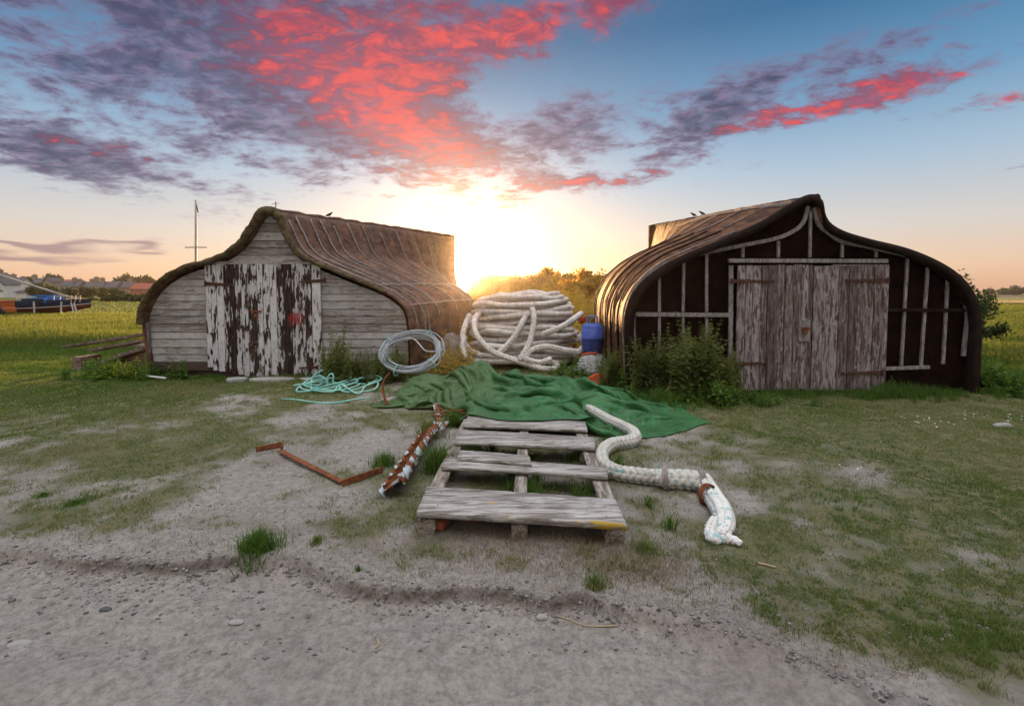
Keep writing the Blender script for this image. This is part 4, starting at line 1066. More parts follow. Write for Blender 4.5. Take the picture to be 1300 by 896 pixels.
# ------------------------------------------------------------------ scrap iron
def angle_iron(name, pts, w_, th, mat, label, cat):
    root = empty(name, pts[0], label, cat)
    for a, b in zip(pts[:-1], pts[1:]):
        m = MB(); m.bar(a, b, w_, th); d = (b - a) / np.linalg.norm(b - a); s = np.cross(d, [0, 0, 1]); m.bar(a + s * w_ / 2 * -1 + [0, 0, -w_ / 2], b + s * w_ / 2 * -1 + [0, 0, -w_ / 2], th, w_)
        m.build('length', mat, root, bevel=.002)
    return root
def ga(px, py, up): q = G(px, py, up); q[2] = gz(q[0], q[1]) + up; return q
root = empty('angle_iron', ga(400, 590, 0), 'thin rusty bent angle iron lying zigzag on the bare sand', 'scrap metal')
for a, b, w_, th in ((ga(325, 569, .05), ga(358, 564, .05), .012, .05), (ga(359, 564, .045), ga(357, 572, .03), .012, .05), (ga(356, 573, .022), ga(434, 611, .022), .045, .012), (ga(434, 612, .028), ga(486, 596, .028), .012, .052)):
    m = MB(); m.bar(a, b, w_, th); m.build('length', M['rust'], root, bevel=.002)
# flaking painted girder
def girder():
    A = ga(496, 622, .06); B = ga(545, 548, .07); d = (B - A); L = np.linalg.norm(d); d /= L; s = np.cross(d, [0, 0, 1]); s /= np.linalg.norm(s); u = np.cross(s, d)
    root = empty('girder', A, 'rust eaten iron girder with flaking pale blue paint beside the pallet', 'scrap metal')
    g = np.random.default_rng(3); n = 60
    def plate(c0, du, dv, w_, th, seed, name):
        gg = np.random.default_rng(seed); rows = []
        for i in range(n):
            t = i / (n - 1); e0 = gg.uniform(-.008, .008) + (-.02 if gg.random() < .12 else 0); e1 = gg.uniform(-.008, .008) - (.025 if gg.random() < .18 else 0)
            p = A + d * L * t + c0; wob = dv * gg.uniform(-.003, .003)
            rows += [p - du * (w_ / 2 + e0) + wob, p - du * (w_ / 2 + e0) + dv * th + wob, p + du * (w_ / 2 + e1) + dv * th + wob, p + du * (w_ / 2 + e1) + wob]
        k_ = np.arange(n - 1)[:, None] * 4; j = np.arange(4)[None]; jn = (j + 1) % 4
        Q = np.stack([k_ + j, k_ + jn, k_ + 4 + jn, k_ + 4 + j], -1).reshape(-1, 4)
        Q = np.vstack([Q, [[3, 2, 1, 0]], [[4 * (n - 1) + i for i in range(4)]]])
        np_mesh(name, np.array(rows), Q, M['rustpaint'], root)
    tl = (u * .8 - s * .6); tl /= np.linalg.norm(tl); q = np.cross(d, tl)
    plate(u * .02, q, tl, .165, .008, 31, 'web'); plate(u * .02 + q * .083, tl, q, .075, .008, 32, 'flange'); plate(u * .02 - q * .083, tl, q, .075, .008, 33, 'flange')
    for i in range(9):
        m = MB(); p = A + d * L * (i + .5) / 9 + u * .02; m.bar(p - q * .078 + tl * .016, p + q * .078 + tl * .016, .008, .030, up=tl); m.build('rib', M['rust'], root)
girder()
# rusty hoop at the end of the tarp
hp = [D(494, 474, 6.3), D(488, 482, 6.2), D(486, 494, 6.1), D(489, 507, 6.0), D(495, 517, 5.95)]
m = MB(); c = catmull(np.array(hp), .03)
for a, b in zip(c[:-1], c[1:]): m.bar(a, b + (b - a) * .1, .012, .05, up=(0, 1, 0))
tag(m.build('iron_strap', M['rust'], None, origin=hp[-1]), 'curved rusty iron strap upright at the left end of the tarpaulin', 'scrap metal')
# rusty scrap between tarp and pallet
root = empty('rusty_scrap', ga(580, 528, 0), 'knot of rusty chain and bent metal between tarp and pallet corner', 'scrap metal')
g = np.random.default_rng(77)
for i in range(16):
    t = i / 15; c_ = ga(553 + 42 * t, 521 + 10 * t * (1 - t) + g.uniform(-5, 8), .05 + g.uniform(0, .05)); a = g.uniform(0, 3.14); th = np.linspace(0, 6.28, 14); el = g.uniform(-.6, .6)
    ux = np.array([math.cos(a), math.sin(a), el]); ux /= np.linalg.norm(ux); uy = np.cross(ux, [0.2, .3, 1]); uy /= np.linalg.norm(uy)
    m = MB(); m.tube(c_ + ux * (np.cos(th) * .05)[:, None] + uy * (np.sin(th) * .03)[:, None], .0085, 6, cap=False); m.build('link', M['rust'], root, smooth=True)
for a, b, w_ in (((552, 512), (560, 543), .05), ((560, 545), (572, 528), .04)):
    m = MB(); m.bar(ga(*a, .08), ga(*b, .04), w_, .01); m.build('bent_plate', M['rustpaint'], root)
q = ga(556, 541, .03); V, Q = lathe([(.01, -.03), (.035, -.025), (.045, 0), (.035, .03), (.01, .04)], q, 14)
tag(np_mesh('tin', V, Q, M['boatwhite'], None, smooth=True, origin=q), 'small crushed white tin in the grass beside the rusty scrap', 'tin')

def stone(q, sx, sy, sz, mat, label, cat, name, seed, group=None):
    bpyv = []; n, mm = 12, 8
    for i in range(mm + 1):
        ph = -math.pi / 2 + math.pi * i / mm
        for j in range(n):
            th = 2 * math.pi * j / n; k_ = .8 + .4 * float(fbm(np.array(math.cos(th) * math.cos(ph) * 1.6 + 7), np.array(math.sin(th) * math.cos(ph) * 1.6 + ph), 3, seed))
            bpyv.append((q[0] + sx * k_ * math.cos(ph) * math.cos(th), q[1] + sy * k_ * math.cos(ph) * math.sin(th), q[2] + sz * k_ * math.sin(ph)))
    a = np.arange(mm)[:, None] * n; b = np.arange(n)[None]; b2 = (b + 1) % n
    o = np_mesh(name, np.array(bpyv), np.stack([a + b, a + b2, a + n + b2, a + n + b], -1).reshape(-1, 4), mat, None, smooth=True, origin=q)
    return tag(o, label, cat, group)
# bricks under the pallet
m = MB(); q = ga(557, 664, .03); m.bar(q + [-.045, .02, 0], q + [.05, -.02, .01], .10, .06); tag(m.build('brick', M['brick'], None, bevel=.012, origin=q), 'broken red brick under the front left corner of the pallet', 'brick')
for i, (px, wd_, lb) in enumerate(((612, .16, 'dirty red brick half buried under the front board left of the middle block'), (640, .14, 'dirty red brick half buried close to the middle block of the pallet'))):
    q = ga(px, 658, .012); m = MB(); m.bar(q + [-wd_ / 2, .0, 0], q + [wd_ / 2, .03, .0], .10, .045); tag(m.build('brick', M['brick'], None, bevel=.01, origin=q), lb, 'brick')
# stones
stone(ga(688, 769, .002), .028, .020, .012, M['stone'], 'flat pale stone on the sandy track below the pallet', 'stone', 'stone', 3)
stone(ga(24, 795, .0), .05, .03, .012, M['stone'], 'pale flat stone in the bottom left corner of the track', 'stone', 'stone', 6)
stone(ga(133, 756, .002), .03, .015, .010, M['slate'], 'bluish slate chip on the track left of the grass tuft', 'stone', 'stone', 5)
stone(ga(300, 774, .002), .035, .02, .008, M['stone'], 'pale worn stone in the track below the grass tuft', 'stone', 'stone', 8)
stone(ga(1273, 540, .02), .10, .05, .035, M['stone'], 'grey stone among small white flowers far right', 'stone', 'stone', 9)
for i, (px, py, lb) in enumerate(((300, 483, 'pale stone slab at the left end of the left shed doorstep'), (345, 483, 'long pale slab before the white peeling doors'), (400, 483, 'pale slab at the right end of the left shed doorstep'))):
    q = G(px, py, .01); w_ = (.16, .34, .24)[i]
    m = MB(); g = np.random.default_rng(50 + i); n = 11; ang = np.linspace(0, 6.28, n, endpoint=False); rr_ = 1 + g.uniform(-.12, .12, n)
    top = [(q[0] + w_ * rr_[j] * math.cos(a), q[1] + .13 * rr_[j] * math.sin(a), .05) for j, a in enumerate(ang)]; bot = [(x, y, -.05) for x, y, z in top]
    m.add(bot + top, [tuple(range(n - 1, -1, -1)), tuple(range(n, 2 * n))] + [(j, (j + 1) % n, n + (j + 1) % n, n + j) for j in range(n)])
    tag(m.build('doorstep', M['slab'], None, bevel=.01, origin=q), lb, 'paving slab')
# pebbles and crumbs: uncountable
def pebbles():
    g = np.random.default_rng(8); V = []; Fc = []; n = 0
    base = np.array([(1, 0, 0), (0, 1, 0), (-1, 0, 0), (0, -1, 0), (.1, .1, .7), (0, 0, -.6)])
    ff = np.array([(0, 1, 4), (1, 2, 4), (2, 3, 4), (3, 0, 4), (1, 0, 5), (2, 1, 5), (3, 2, 5), (0, 3, 5)])
    N = 5200; y = 1.9 + 5 * g.random(N) ** 1.8; x = g.uniform(-1.1, 1.1, N) * (y + .1)
    k_ = (bank_d(x, y) < .8) | (g.random(N) < .4); x = x[k_]; y = y[k_]; N = len(x)
    # a scatter of gravel on the left of the bank
    x2 = g.normal(-1.9, .30, 260); y2 = g.normal(2.38, .10, 260); NC = 1100; x3 = g.uniform(-3.2, 1.6, NC); y3 = np.interp(x3, _bx, _by) - (fbm(x3 * 2.3, x3 * 0 + 3.0, 5, 5, .6) - 0.5) * 0.22 + g.normal(-.03, .03, NC)
    x = np.concatenate([x, x2, x3]); y = np.concatenate([y, y2, y3]); N = len(x)
    z = ground_z(x, y); s = .0028 + .011 * g.random(N) ** 5; s[-260 - NC:-NC] *= 1.5; s[-NC:] = .004 + .012 * g.random(NC) ** 2
    B = base[None] * g.uniform(.6, 1.4, (N, 6, 1)); a = g.uniform(0, 6.28, N); c, d = np.cos(a), np.sin(a)
    X = B[..., 0] * c[:, None] - B[..., 1] * d[:, None]; Yv = B[..., 0] * d[:, None] + B[..., 1] * c[:, None]
    V = np.stack([x[:, None] + X * s[:, None], y[:, None] + Yv * s[:, None] * .8, z[:, None] + B[..., 2] * s[:, None] * .8 + .001], -1).reshape(-1, 3)
    Fc = (ff[None] + (np.arange(N) * 6)[:, None, None]).reshape(-1, 3)
    tag(np_mesh('gravel', V, Fc, M['pebble'], None, origin=(0, 3, 0)), 'small pebbles and crumbs of soil scattered over the sandy ground', 'gravel', kind='stuff')
pebbles()
# sticks and straws
for i, (pts, r_, lb) in enumerate((([(706, 768), (722, 773), (745, 780), (786, 783)], .003, 'long dry reed lying on the track right below the pallet'),
                               ([(478, 795), (481, 802), (476, 807)], .004, 'short pale twig at the bottom of the track'),
                               ([(701, 745), (707, 759)], .003, 'short straw on the lip of the bank under the pallet'),
                               ([(845, 488), (858, 484), (872, 478)], .008, 'dry branch lying before the nettles by the right shed'),
                               ([(1164, 604), (1180, 610)], .006, 'short white stick in the grass right of the rope'),
                               ([(962, 715), (985, 718)], .006, 'pale stick on the sand below the end of the rope'))):
    m = MB(); m.tube(catmull(np.array([gp(*p, r_) for p in pts]), .02), r_, 6); tag(m.build('stick', M['straw'], None, smooth=True, origin=gp(*pts[0], 0)), lb, 'stick')
for pts, lb in (([(201, 463), (235, 471)], 'thin pale pipe leaning on the weeds by the left shed corner'), ([(172, 474), (190, 478), (210, 481)], 'whitish pipe lying in the grass below the planks')):
    m = MB(); m.tube([ga(*p, .06 - .0 * j) for j, p in enumerate(pts)], .016, 8); tag(m.build('pipe', M['boatwhite'], None, smooth=True, origin=ga(*pts[0], 0)), lb, 'pipe')

# old planks stacked left of the left shed
for a, b, w_, th, z0, lb in (((86, 440, 9.3), (186, 424, 8.9), .22, .045, .0, 'topmost of the old planks leaning beside the left shed'),
                       ((122, 444, 9.0), (186, 432, 8.6), .24, .05, .0, 'middle plank of the stack beside the left shed'),
                       ((128, 462, 8.7), (190, 441, 8.35), .26, .06, .0, 'lowest dark plank half lost in weeds beside the left shed'),
                       ((160, 440, 8.9), (187, 437, 8.5), .12, .04, .0, 'short pale board between the planks at the left shed corner')):
    A = D(*a); B = D(*b); m = MB(); m.bar(A, B, w_, th); tag(m.build('old_plank', M['silver'] if 'pale' in lb else M['oldplank'], None, bevel=.005, origin=A), lb, 'plank')
for px, lb in ((112, 'squared timber under the far end of the old planks'), (168, 'squared timber under the near end of the old planks')):
    A = D(px, 452, 8.9); m = MB(); m.box(A[0] - .08, A[0] + .08, A[1] - .25, A[1] + .2, 0, .32 if px > 150 else .26); tag(m.build('timber_bearer', M['oldplank'], None, bevel=.006, origin=(A[0], A[1], 0)), lb, 'timber')

# birds on the roofs
def bird(q, face, label):
    root = empty('bird', q, label, 'bird', None)
    P = np.array([(-.13, 0, .03), (-.07, 0, .05), (-.02, 0, .07), (.03, 0, .095), (.06, 0, .125), (.085, 0, .13), (.12, 0, .125)]) * 1.0
    P *= .62; P[:, 0] *= face; r_ = np.array([.008, .025, .042, .040, .026, .022, .003]) * .62
    V, Q = tube_np(catmull(P, .012) + q, np.interp(np.linspace(0, 1, len(catmull(P, .012))), np.linspace(0, 1, 7), r_), 10); np_mesh('body', V, Q, M['bird'], root, smooth=True)
    for s_ in (-.012, .012):
        m = MB(); m.tube([q + [0, s_ * .6, .03], q + [.0, s_ * .6, -.02]], .004, 5); m.build('leg', M['bird'], root)
def ridge_at(h, j, s): return h.at(s, .03)[j] + np.array([0, 0, .045])
def s_for(h, j, px):
    best = min(np.linspace(0, 1, 200), key=lambda s: abs(PX + F * (h.at(s)[j][0] / h.at(s)[j][1]) - px)); return best
bird(ridge_at(h1, jr, s_for(h1, jr, 421)), 1, 'small dark bird perched on the ridge of the left shed')
bird(ridge_at(h2, jr2, s_for(h2, jr2, 877)), -1, 'left one of two small birds on the right shed ridge')
bird(ridge_at(h2, jr2, s_for(h2, jr2, 888)), -1, 'right one of two small birds on the right shed ridge')
# ------------------------------------------------------------------ vegetation
def blades(x, y, z, h, w_, g, lean=.45, seg=2):
    """arrays of grass blades: 5 vertices each (two joints and a tip)"""
    n = len(x); a = g.uniform(0, 2 * math.pi, n); b = g.uniform(0, 2 * math.pi, n)
    cx, cy = np.cos(a) * w_ / 2, np.sin(a) * w_ / 2; ln = h * lean * g.uniform(.1, 1.2, n); dx, dy = np.cos(b) * ln, np.sin(b) * ln
    V = np.zeros((n, 5, 3))
    V[:, 0] = np.stack([x - cx, y - cy, z - .004], -1); V[:, 1] = np.stack([x + cx, y + cy, z - .004], -1)
    V[:, 2] = np.stack([x + cx * .8 + dx * .3, y + cy * .8 + dy * .3, z + h * .55], -1); V[:, 3] = np.stack([x - cx * .8 + dx * .3, y - cy * .8 + dy * .3, z + h * .55], -1)
    V[:, 4] = np.stack([x + dx, y + dy, z + h], -1)
    k_ = np.arange(n)[:, None] * 5
    return V.reshape(-1, 3), (k_ + np.array([[0, 1, 2, 3]])), (k_ + np.array([[3, 2, 4]]))
def grass_obj(name, x, y, h, w_, mat, label, g, lean=.45, rnd=None, kind='stuff', extra=None):
    z = ground_z(x, y); V, Q, T = blades(x, y, z, h, w_, g, lean)
    r_ = g.random(len(x)) if rnd is None else np.clip(rnd, 0, 1)
    o = np_mesh(name, V, [Q, T], mat, None, attrs={'rnd': np.repeat(r_, 5)}, origin=(0, 0, 0))
    return tag(o, label, None, kind=kind)
def scatter(g, n, y0, y1, dens, xk=1.45):
    """points uniform in picture-like distance, kept with probability dens"""
    y = y0 * (y1 / y0) ** g.random(n); x = g.uniform(-xk, xk, n) * y + g.uniform(-.3, .3, n)
    k_ = g.random(n) < dens(x, y); return x[k_], y[k_]
def blocked(x, y):   # footprints of sheds, pallet
    a = (x > cx1 - 2.2 + (y - LY) * .33) & (x < cx1 + 2.3 + (y - LY) * .30) & (y > LY - .05) & (y < LY + 7)
    b = (x > 1.75 + (y - RY) * .04) & (x < 6.5) & (y > RY - .05) & (y < RY + 7)
    c = (x > -.5) & (x < .68) & (y > 2.62) & (y < 2.9)
    t = (x > -1.35) & (x < 1.8 ) & (y > 5.6 - .35 * (x > .8)) & (y < 7.3)
    return a | b | c | t

def lawn():
    g = np.random.default_rng(21)
    def dens(x, y): ga = grass_amt(x, y); return np.clip((ga + (fbm(x * 9, y * 9, 3, 81) - .5) * 1.9 - .15) * .95, 0, 1) * (.48 + .52 * sstep(y, 3.5, 7.5)) * np.clip(ga * 6, 0, 1) * (fbm(x * 22, y * 22, 2, 82) > .40) * ~blocked(x, y)
    x, y = scatter(g, 1950000, 1.6, 14, dens)
    n = fbm(x * 2.2, y * 2.2, 3, 85)
    h = (.008 + .016 * g.random(len(x)) ** 1.5) * (1 + 1.0 * sstep(n, .5, .75)) * (1 + .12 * np.maximum(y - 6, 0)) ; w_ = .0022 + .0005 * y
    rnd = g.random(len(x)) * .80 + (fbm(x * 1.3, y * 1.3, 3, 88) - .36) * 1.5
    grass_obj('turf', x, y, h, w_, M['grass'], 'short patchy turf over the sandy ground', g, .9, rnd)
    # dead straw lying in the sand
    def d2(x, y): return np.clip(.10 + .5 * np.exp(-((bank_d(x, y) - .35) / .35) ** 2) + .25 * sstep(fbm(x * 1.7, y * 1.7, 3, 95), .5, .7), 0, 1) * ~blocked(x, y) * (bank_d(x, y) > -.1)
    x, y = scatter(g, 120000, 1.7, 9, d2)
    grass_obj('dead_grass', x, y, .005 + .022 * g.random(len(x)) ** 2, .0016 + .0004 * y, M['deadgrass'], 'dry dead grass stalks strewn on the sand', g, 2.6)
    # fringe of grass along lip under the pallet, dry
    n = 2600; x = g.normal(.15, .42, n); y = 2.62 + g.normal(0, .13, n) ; x = np.concatenate([x, g.normal(.62, .18, 1500)]); y = np.concatenate([y, g.normal(2.4, .10, 1500)])
    grass_obj('dead_grass', x, y, .012 + .035 * g.random(len(x)), .0024, M['deadgrass'], 'dry grass hanging over the bank under the pallet', g, 1.3)
lawn()

def tufts(name, spots, mat, label, g, kind='stuff', single=False):
    X, Y, H, W_ = [], [], [], []
    for (x, y, r_, h, n) in spots:
        q = np.abs(g.normal(0, .5, n)); a = g.uniform(0, 6.28, n)
        X.append(x + r_ * q * np.cos(a)); Y.append(y + r_ * q * np.sin(a)); H.append(h * g.uniform(.4, 1.1, n) * np.exp(-.35 * q)); W_.append(np.full(n, .0035 + h * .012))
    X, Y, H, W_ = map(np.concatenate, (X, Y, H, W_))
    o = grass_obj(name, X, Y, H, W_, mat, label, g, .75, kind=kind)
    return o
g = np.random.default_rng(33)
sp = lambda px, py, r_, h, n: (G(px, py)[0], G(px, py)[1], r_, h, n)
# tufts that can be told apart
for a_, mt, lb in ((sp(328, 700, .13, .125, 760), 'lush', 'bright grass tuft on the lip of the sandy bank, lower left'),
               (sp(755, 748, .06, .07, 260), 'grass', 'small grass tuft hanging on the bank below the pallet right corner'),
               (sp(402, 690, .05, .05, 170), 'grass', 'low thin grass tuft between the big tuft and the pallet'),
               (sp(95, 636, .10, .035, 420), 'lush', 'low leafy green patch on the sand at the left'),
               (sp(55, 626, .07, .03, 260), 'lush', 'smaller green patch left of the low leafy patch'),
               (sp(455, 725, .02, .03, 60), 'lush', 'tiny green sprig on the lip of the bank'),
               (sp(488, 590, .13, .13, 420), 'lush', 'leafy green tuft against the end of the rusty angle iron'),
               (sp(555, 600, .12, .26, 520), 'lush', 'tall thin grass between the girder and the pallet'),
               (sp(545, 555, .14, .22, 520), 'grass', 'tall grass round the rusty chain left of the pallet'),
               (sp(575, 540, .10, .2, 300), 'lush', 'grass clump at the pallet far left corner'),
               (sp(820, 700, .12, .06, 420), 'grass', 'low grass clump beside the right front corner of the pallet')):
    o = tufts('grass_tuft', [a_], M[mt], lb, g, kind=None); o['category'] = 'grass tuft'
# grass growing up through the pallet and round its edges
spots = []
for i in range(26): spots.append((g.uniform(-.40, .62), g.uniform(2.95, 4.4), .10, g.uniform(.06, .19), 60))
for i in range(14): spots.append((.80 + g.uniform(-.05, .15), g.uniform(2.8, 5.0), .08, g.uniform(.05, .12), 60))
tufts('pallet_grass', spots, M['lush'], 'green grass growing up through the slats of the pallet', g)
# denser grass: shed fronts, right side, round things
spots = []
for i in range(170):
    x = g.uniform(1.9, 7.0); y = RY - .12 - abs(g.normal(0, .22)) - .0 * x; spots.append((x, y, .10, g.uniform(.05, .16), 46))
for i in range(60): spots.append((g.normal(5.15, .25), RY - .35 + g.normal(0, .12), .12, g.uniform(.10, .24), 60))
for i in range(90): spots.append((g.uniform(6.5, 8.6), g.uniform(6.3, 9.5), .14, g.uniform(.12, .34), 60))
for i in range(60): spots.append((g.normal(2.3, .45), g.normal(6.25, .25), .12, g.uniform(.10, .25), 50))
for i in range(90): spots.append((g.uniform(-6.6, -1.6), LY - .15 - abs(g.normal(0, .14)), .09, g.uniform(.04, .10), 40))
tufts('long_grass', spots, M['lush'], 'longer green grass along the foot of the sheds', g)

# ---- leafy weeds ---------------------------------------------------
def weed_stem(g, x, y, z, H, leaf=.09, spread=.0, spike=True, density=1.0):
    """one upright stem with opposite leaves; returns V, tris, rnd"""
    V = []; T = []; n0 = 0
    lx, ly = g.normal(0, .10, 2) * H
    n = max(4, int(H / .055 * density))
    def pt(t): return np.array([x + lx * t * t, y + ly * t * t, z + H * t])
    # stem: thin 3-sided
    for a, b in zip(np.linspace(0, .92, 5)[:-1], np.linspace(0, .92, 5)[1:]):
        p, q = pt(a), pt(b); w_ = .004 * (1.3 - a)
        for k_ in range(3):
            t0, t1 = 2.09 * k_, 2.09 * (k_ + 1)
            V += [p + [w_ * math.cos(t0), w_ * math.sin(t0), 0], p + [w_ * math.cos(t1), w_ * math.sin(t1), 0], q + [w_ * math.cos(t1), w_ * math.sin(t1), 0], q + [w_ * math.cos(t0), w_ * math.sin(t0), 0]]
            T += [(n0, n0 + 1, n0 + 2), (n0, n0 + 2, n0 + 3)]; n0 += 4
    rot = g.uniform(0, 6.28)
    for i in range(n):
        t = .12 + .88 * i / n; p = pt(t); rot += 1.57 + g.normal() * .25
        L = leaf * (1.15 - .75 * t) * g.uniform(.7, 1.2) * (1 if t < .85 or not spike else .6)
        for s_ in (0, math.pi):
            if g.random() < .12: continue
            a = rot + s_ + g.normal() * .3; d = np.array([math.cos(a), math.sin(a), 0]); sd = np.array([-d[1], d[0], 0])
            dr = g.uniform(-.55, .35); m1 = p + d * L * .45 + np.array([0, 0, L * .12]); tip = p + d * L * math.cos(dr) + np.array([0, 0, L * dr * .8]); wd = L * .27
            V += [p, m1 + sd * wd + [0, 0, .01], tip, m1 - sd * wd + [0, 0, .01]]; T += [(n0, n0 + 1, n0 + 2), (n0, n0 + 2, n0 + 3)]; n0 += 4
        if spike and t > .62:       # seed clusters in the axils
            for _ in range(3):
                a = g.uniform(0, 6.28); d = np.array([math.cos(a), math.sin(a), -.5]); q = p + d * .03; V += [p + [0, 0, .008], q, p + d * .015 + [.008, .004, 0]]; T += [(n0, n0 + 1, n0 + 2)]; n0 += 3
    return np.array(V), np.array(T)
def weed_mesh(g, stems):
    Vs, Ts, Rs = [], [], []; n = 0
    for s_ in stems:
        V, T = weed_stem(g, *s_); Vs.append(V); Ts.append(T + n); n += len(V); Rs.append(np.repeat(g.random((len(V) + 3) // 4), 4)[:len(V)] * .5 + g.random() * .5)
    return np.concatenate(Vs), np.concatenate(Ts), np.concatenate(Rs)
def plant_protos(name, n, mat, hgt, leaf, ns, seed, label, cat, group, rad=.07, density=1.0):
    out = []
    for i in range(n):
        g = np.random.default_rng(seed + i)
        V, T, r_ = weed_mesh(g, [(g.normal(0, rad), g.normal(0, rad), 0, hgt * g.uniform(.72, 1.05), leaf, 0, True, density) for _ in range(ns)])
        o = np_mesh(name, V, T, mat, None, attrs={'rnd': r_}, origin=(0, 0, 0)); tag(o, label, cat, group); out.append(o)
    return out
def plant_out(protos, spots, g, used, label=None, group=None):
    for i, (x, y, s_) in enumerate(spots):
        p = protos[i % len(protos)]
        if p.name in used: o = p.copy(); col.objects.link(o)
        else: o = p; used.add(p.name)
        o.location = (x, y, gz(x, y) - .02); o.rotation_euler = (g.normal() * .05, g.normal() * .05, g.uniform(0, 6.28)); o.scale = (s_, s_, s_ * g.uniform(.9, 1.1))
        if label: o['label'] = label(x, y, s_) if callable(label) else label
        if group: o['group'] = group
used = set(); g = np.random.default_rng(91)
pr = plant_protos('nettle', 5, M['nettle'], 1.0, .115, 5, 400, 'tall green nettles before the tarred felt side of the right shed', 'nettle', 'nettles before the right shed')
spots = []
prof = [(775, .62), (800, .72), (830, .74), (850, .86), (880, .92), (905, .90), (925, .72), (938, .45)]
for i in range(100):
    px = g.uniform(768, 938); Y = g.uniform(6.15, 6.8) if px > 858 else g.uniform(6.58, 6.82) if px > 803 else g.uniform(6.95, 7.5); hh = np.interp(px, [p[0] for p in prof], [p[1] for p in prof]) * g.uniform(.72, 1.22); X = (px - PX) / F * Y
    if 0 <= 6.85 - Y < .1 and X > 1.6: Y -= .1
    spots.append((X, Y, hh))
def near_lb(x, y, s_):
    px = PX + F * x / y; row = 'front' if y < 6.45 else 'back'; tall = 'tall' if s_ > .78 else 'shorter'
    at = 'next to the blue gas bottle' if px < 800 else 'at the right shed corner' if px < 850 else 'below the right shed rail' if px < 900 else 'beside the grey door post'
    return '%s green nettle in the %s of the thicket %s' % (tall, row, at)
plant_out(pr, spots, g, used, near_lb)
# lower bright leafy weeds in front
pl = plant_protos('leafy_weed', 4, M['lush'], .42, .10, 7, 450, 'low bright green leafy weeds in front of the nettles', 'weed', 'low weeds before the right shed', rad=.09)
spots = []
for i in range(34):
    px = g.uniform(775, 1000); Y = g.uniform(5.9, 6.5) if px > 870 else g.uniform(6.8, 7.3) if px < 820 else 6.65; spots.append(((px - PX) / F * Y, Y, g.uniform(.55, 1.05) * (1.0 if px < 930 else .6)))
def low_lb(x, y, s_):
    px = PX + F * x / y; at = 'near the orange net' if px < 820 else 'in front of the nettle thicket' if px < 880 else 'left of the grey doors' if px < 935 else 'below the left grey door'
    return 'low leafy green weed %s, %s' % (at, 'nearer the camera' if y < 6.1 else 'close to the nettles')
plant_out(pl, spots, g, used, low_lb)
spots = [(D(px, 470, Y)[0], Y, s_) for px, Y, s_ in ((712, 8.1, .8), (724, 8.0, .7), (700, 8.3, .6), (728, 8.3, .9), (742, 8.2, .6), (766, 8.2, .8), (772, 8.0, 1.0), (778, 8.1, 1.1), (760, 7.9, .45), (780, 7.6, .9), (772, 7.5, .7), (735, 7.8, .5))]
plant_out(pl, spots, g, used, 'low leafy weeds at the foot of the rope heap', 'weeds at the foot of the rope heap')
spots = [(g.uniform(6.6, 7.4), g.uniform(6.5, 7.6), g.uniform(.8, 1.5)) for i in range(12)]
plant_out(pl, spots, g, used, lambda x, y, s_: '%s green weed at the right end of the black shed, %s' % ('big bushy' if s_ > 1.15 else 'low', 'nearer the camera' if y < 7.0 else 'further back'), 'weeds at the right end of the right shed')
spots = [(G(px, 500)[0], G(px, 497)[1] + .15, g.uniform(.5, .8)) for px in (1140, 1150, 1160, 1130)]
plant_out(pl, spots, g, used, 'low dark weeds under the sill right of the grey doors', 'weeds under the right shed sill')
# weeds by the left shed
spots = []
for i in range(38):
    px = g.uniform(410, 512); Y = g.uniform(7.3, 8.05); hh = np.interp(px, [412, 428, 445, 470, 500], [.80, 1.05, .72, .68, .66]) * g.uniform(.6, 1.05); spots.append(((px - PX) / F * Y, Y, hh * .95))
plant_out(pr, spots, g, used, lambda x, y, s_: '%s weed %s, %s' % ('tall' if s_ > .68 else 'shorter', 'beside the peeling white doors' if PX + F * x / y < 440 else 'against the clapboards' if PX + F * x / y < 478 else 'behind the cable coil', 'close to the boards' if y > 7.7 else 'nearer the camera'), 'weeds before the left shed')
spots = [((px - PX) / F * 8.0, 8.0 + g.uniform(-.3, .1), s_) for px, s_ in ((239, .85), (205, .6), (222, .5), (197, .7), (186, .8), (172, .8), (160, .9), (150, .8), (138, .9), (126, .8), (112, .7), (98, .8), (85, .6), (178, .9), (165, .7), (143, 1.0), (118, .9), (100, .7))]
plant_out(pl, spots, g, used, lambda x, y, s_: '%s leafy weed %s' % ('bushier' if s_ > .82 else 'small', 'at the left shed corner' if PX + F * x / y > 170 else 'under the old planks' if PX + F * x / y > 125 else 'at the far end of the planks'), 'weeds round the old planks')
# backlit thicket between and behind the sheds
def thicket(name, xs_, ys_, hs_, label, mat, g, leaf):
    V, T, r_ = weed_mesh(g, [(x, y, gz(x, y), h, leaf * (1 + .04 * max(0, y - 9)), 0, True, .62) for x, y, h in zip(xs_, ys_, hs_)])
    tag(np_mesh(name, V, T, mat, None, attrs={'rnd': r_}, origin=(0, 12, 0)), label, kind='stuff')
X, Y, H = [], [], []
for i in range(1500):
    y = 9.6 * (30 / 9.6) ** g.random(); x = g.uniform(-1.4, 2.4) * (y / 10) ** 1.05
    top = 1.05 + .06 * (y - 9.6) + .35 * (fbm(np.array(x * .5), np.array(y * .5), 2, 5) - .5)
    if blocked(np.array(x - .15), np.array(y)) or blocked(np.array(x + .15), np.array(y)): continue
    if (x + .0) ** 2 + (y - 9.75) ** 2 < 1.5: continue
    if y < 10.6 and x > -.2 and x < 1.2: top *= .9
    if x / y * F + PX < 606: top = min(top, CAMH + 22 / F * y * .9)
    X.append(x); Y.append(y); H.append(top * g.uniform(.65, 1.08))
thicket('weed_thicket', X, Y, H, 'tall backlit golden weeds filling the gap between the two sheds', M['thicket'], g, .13)
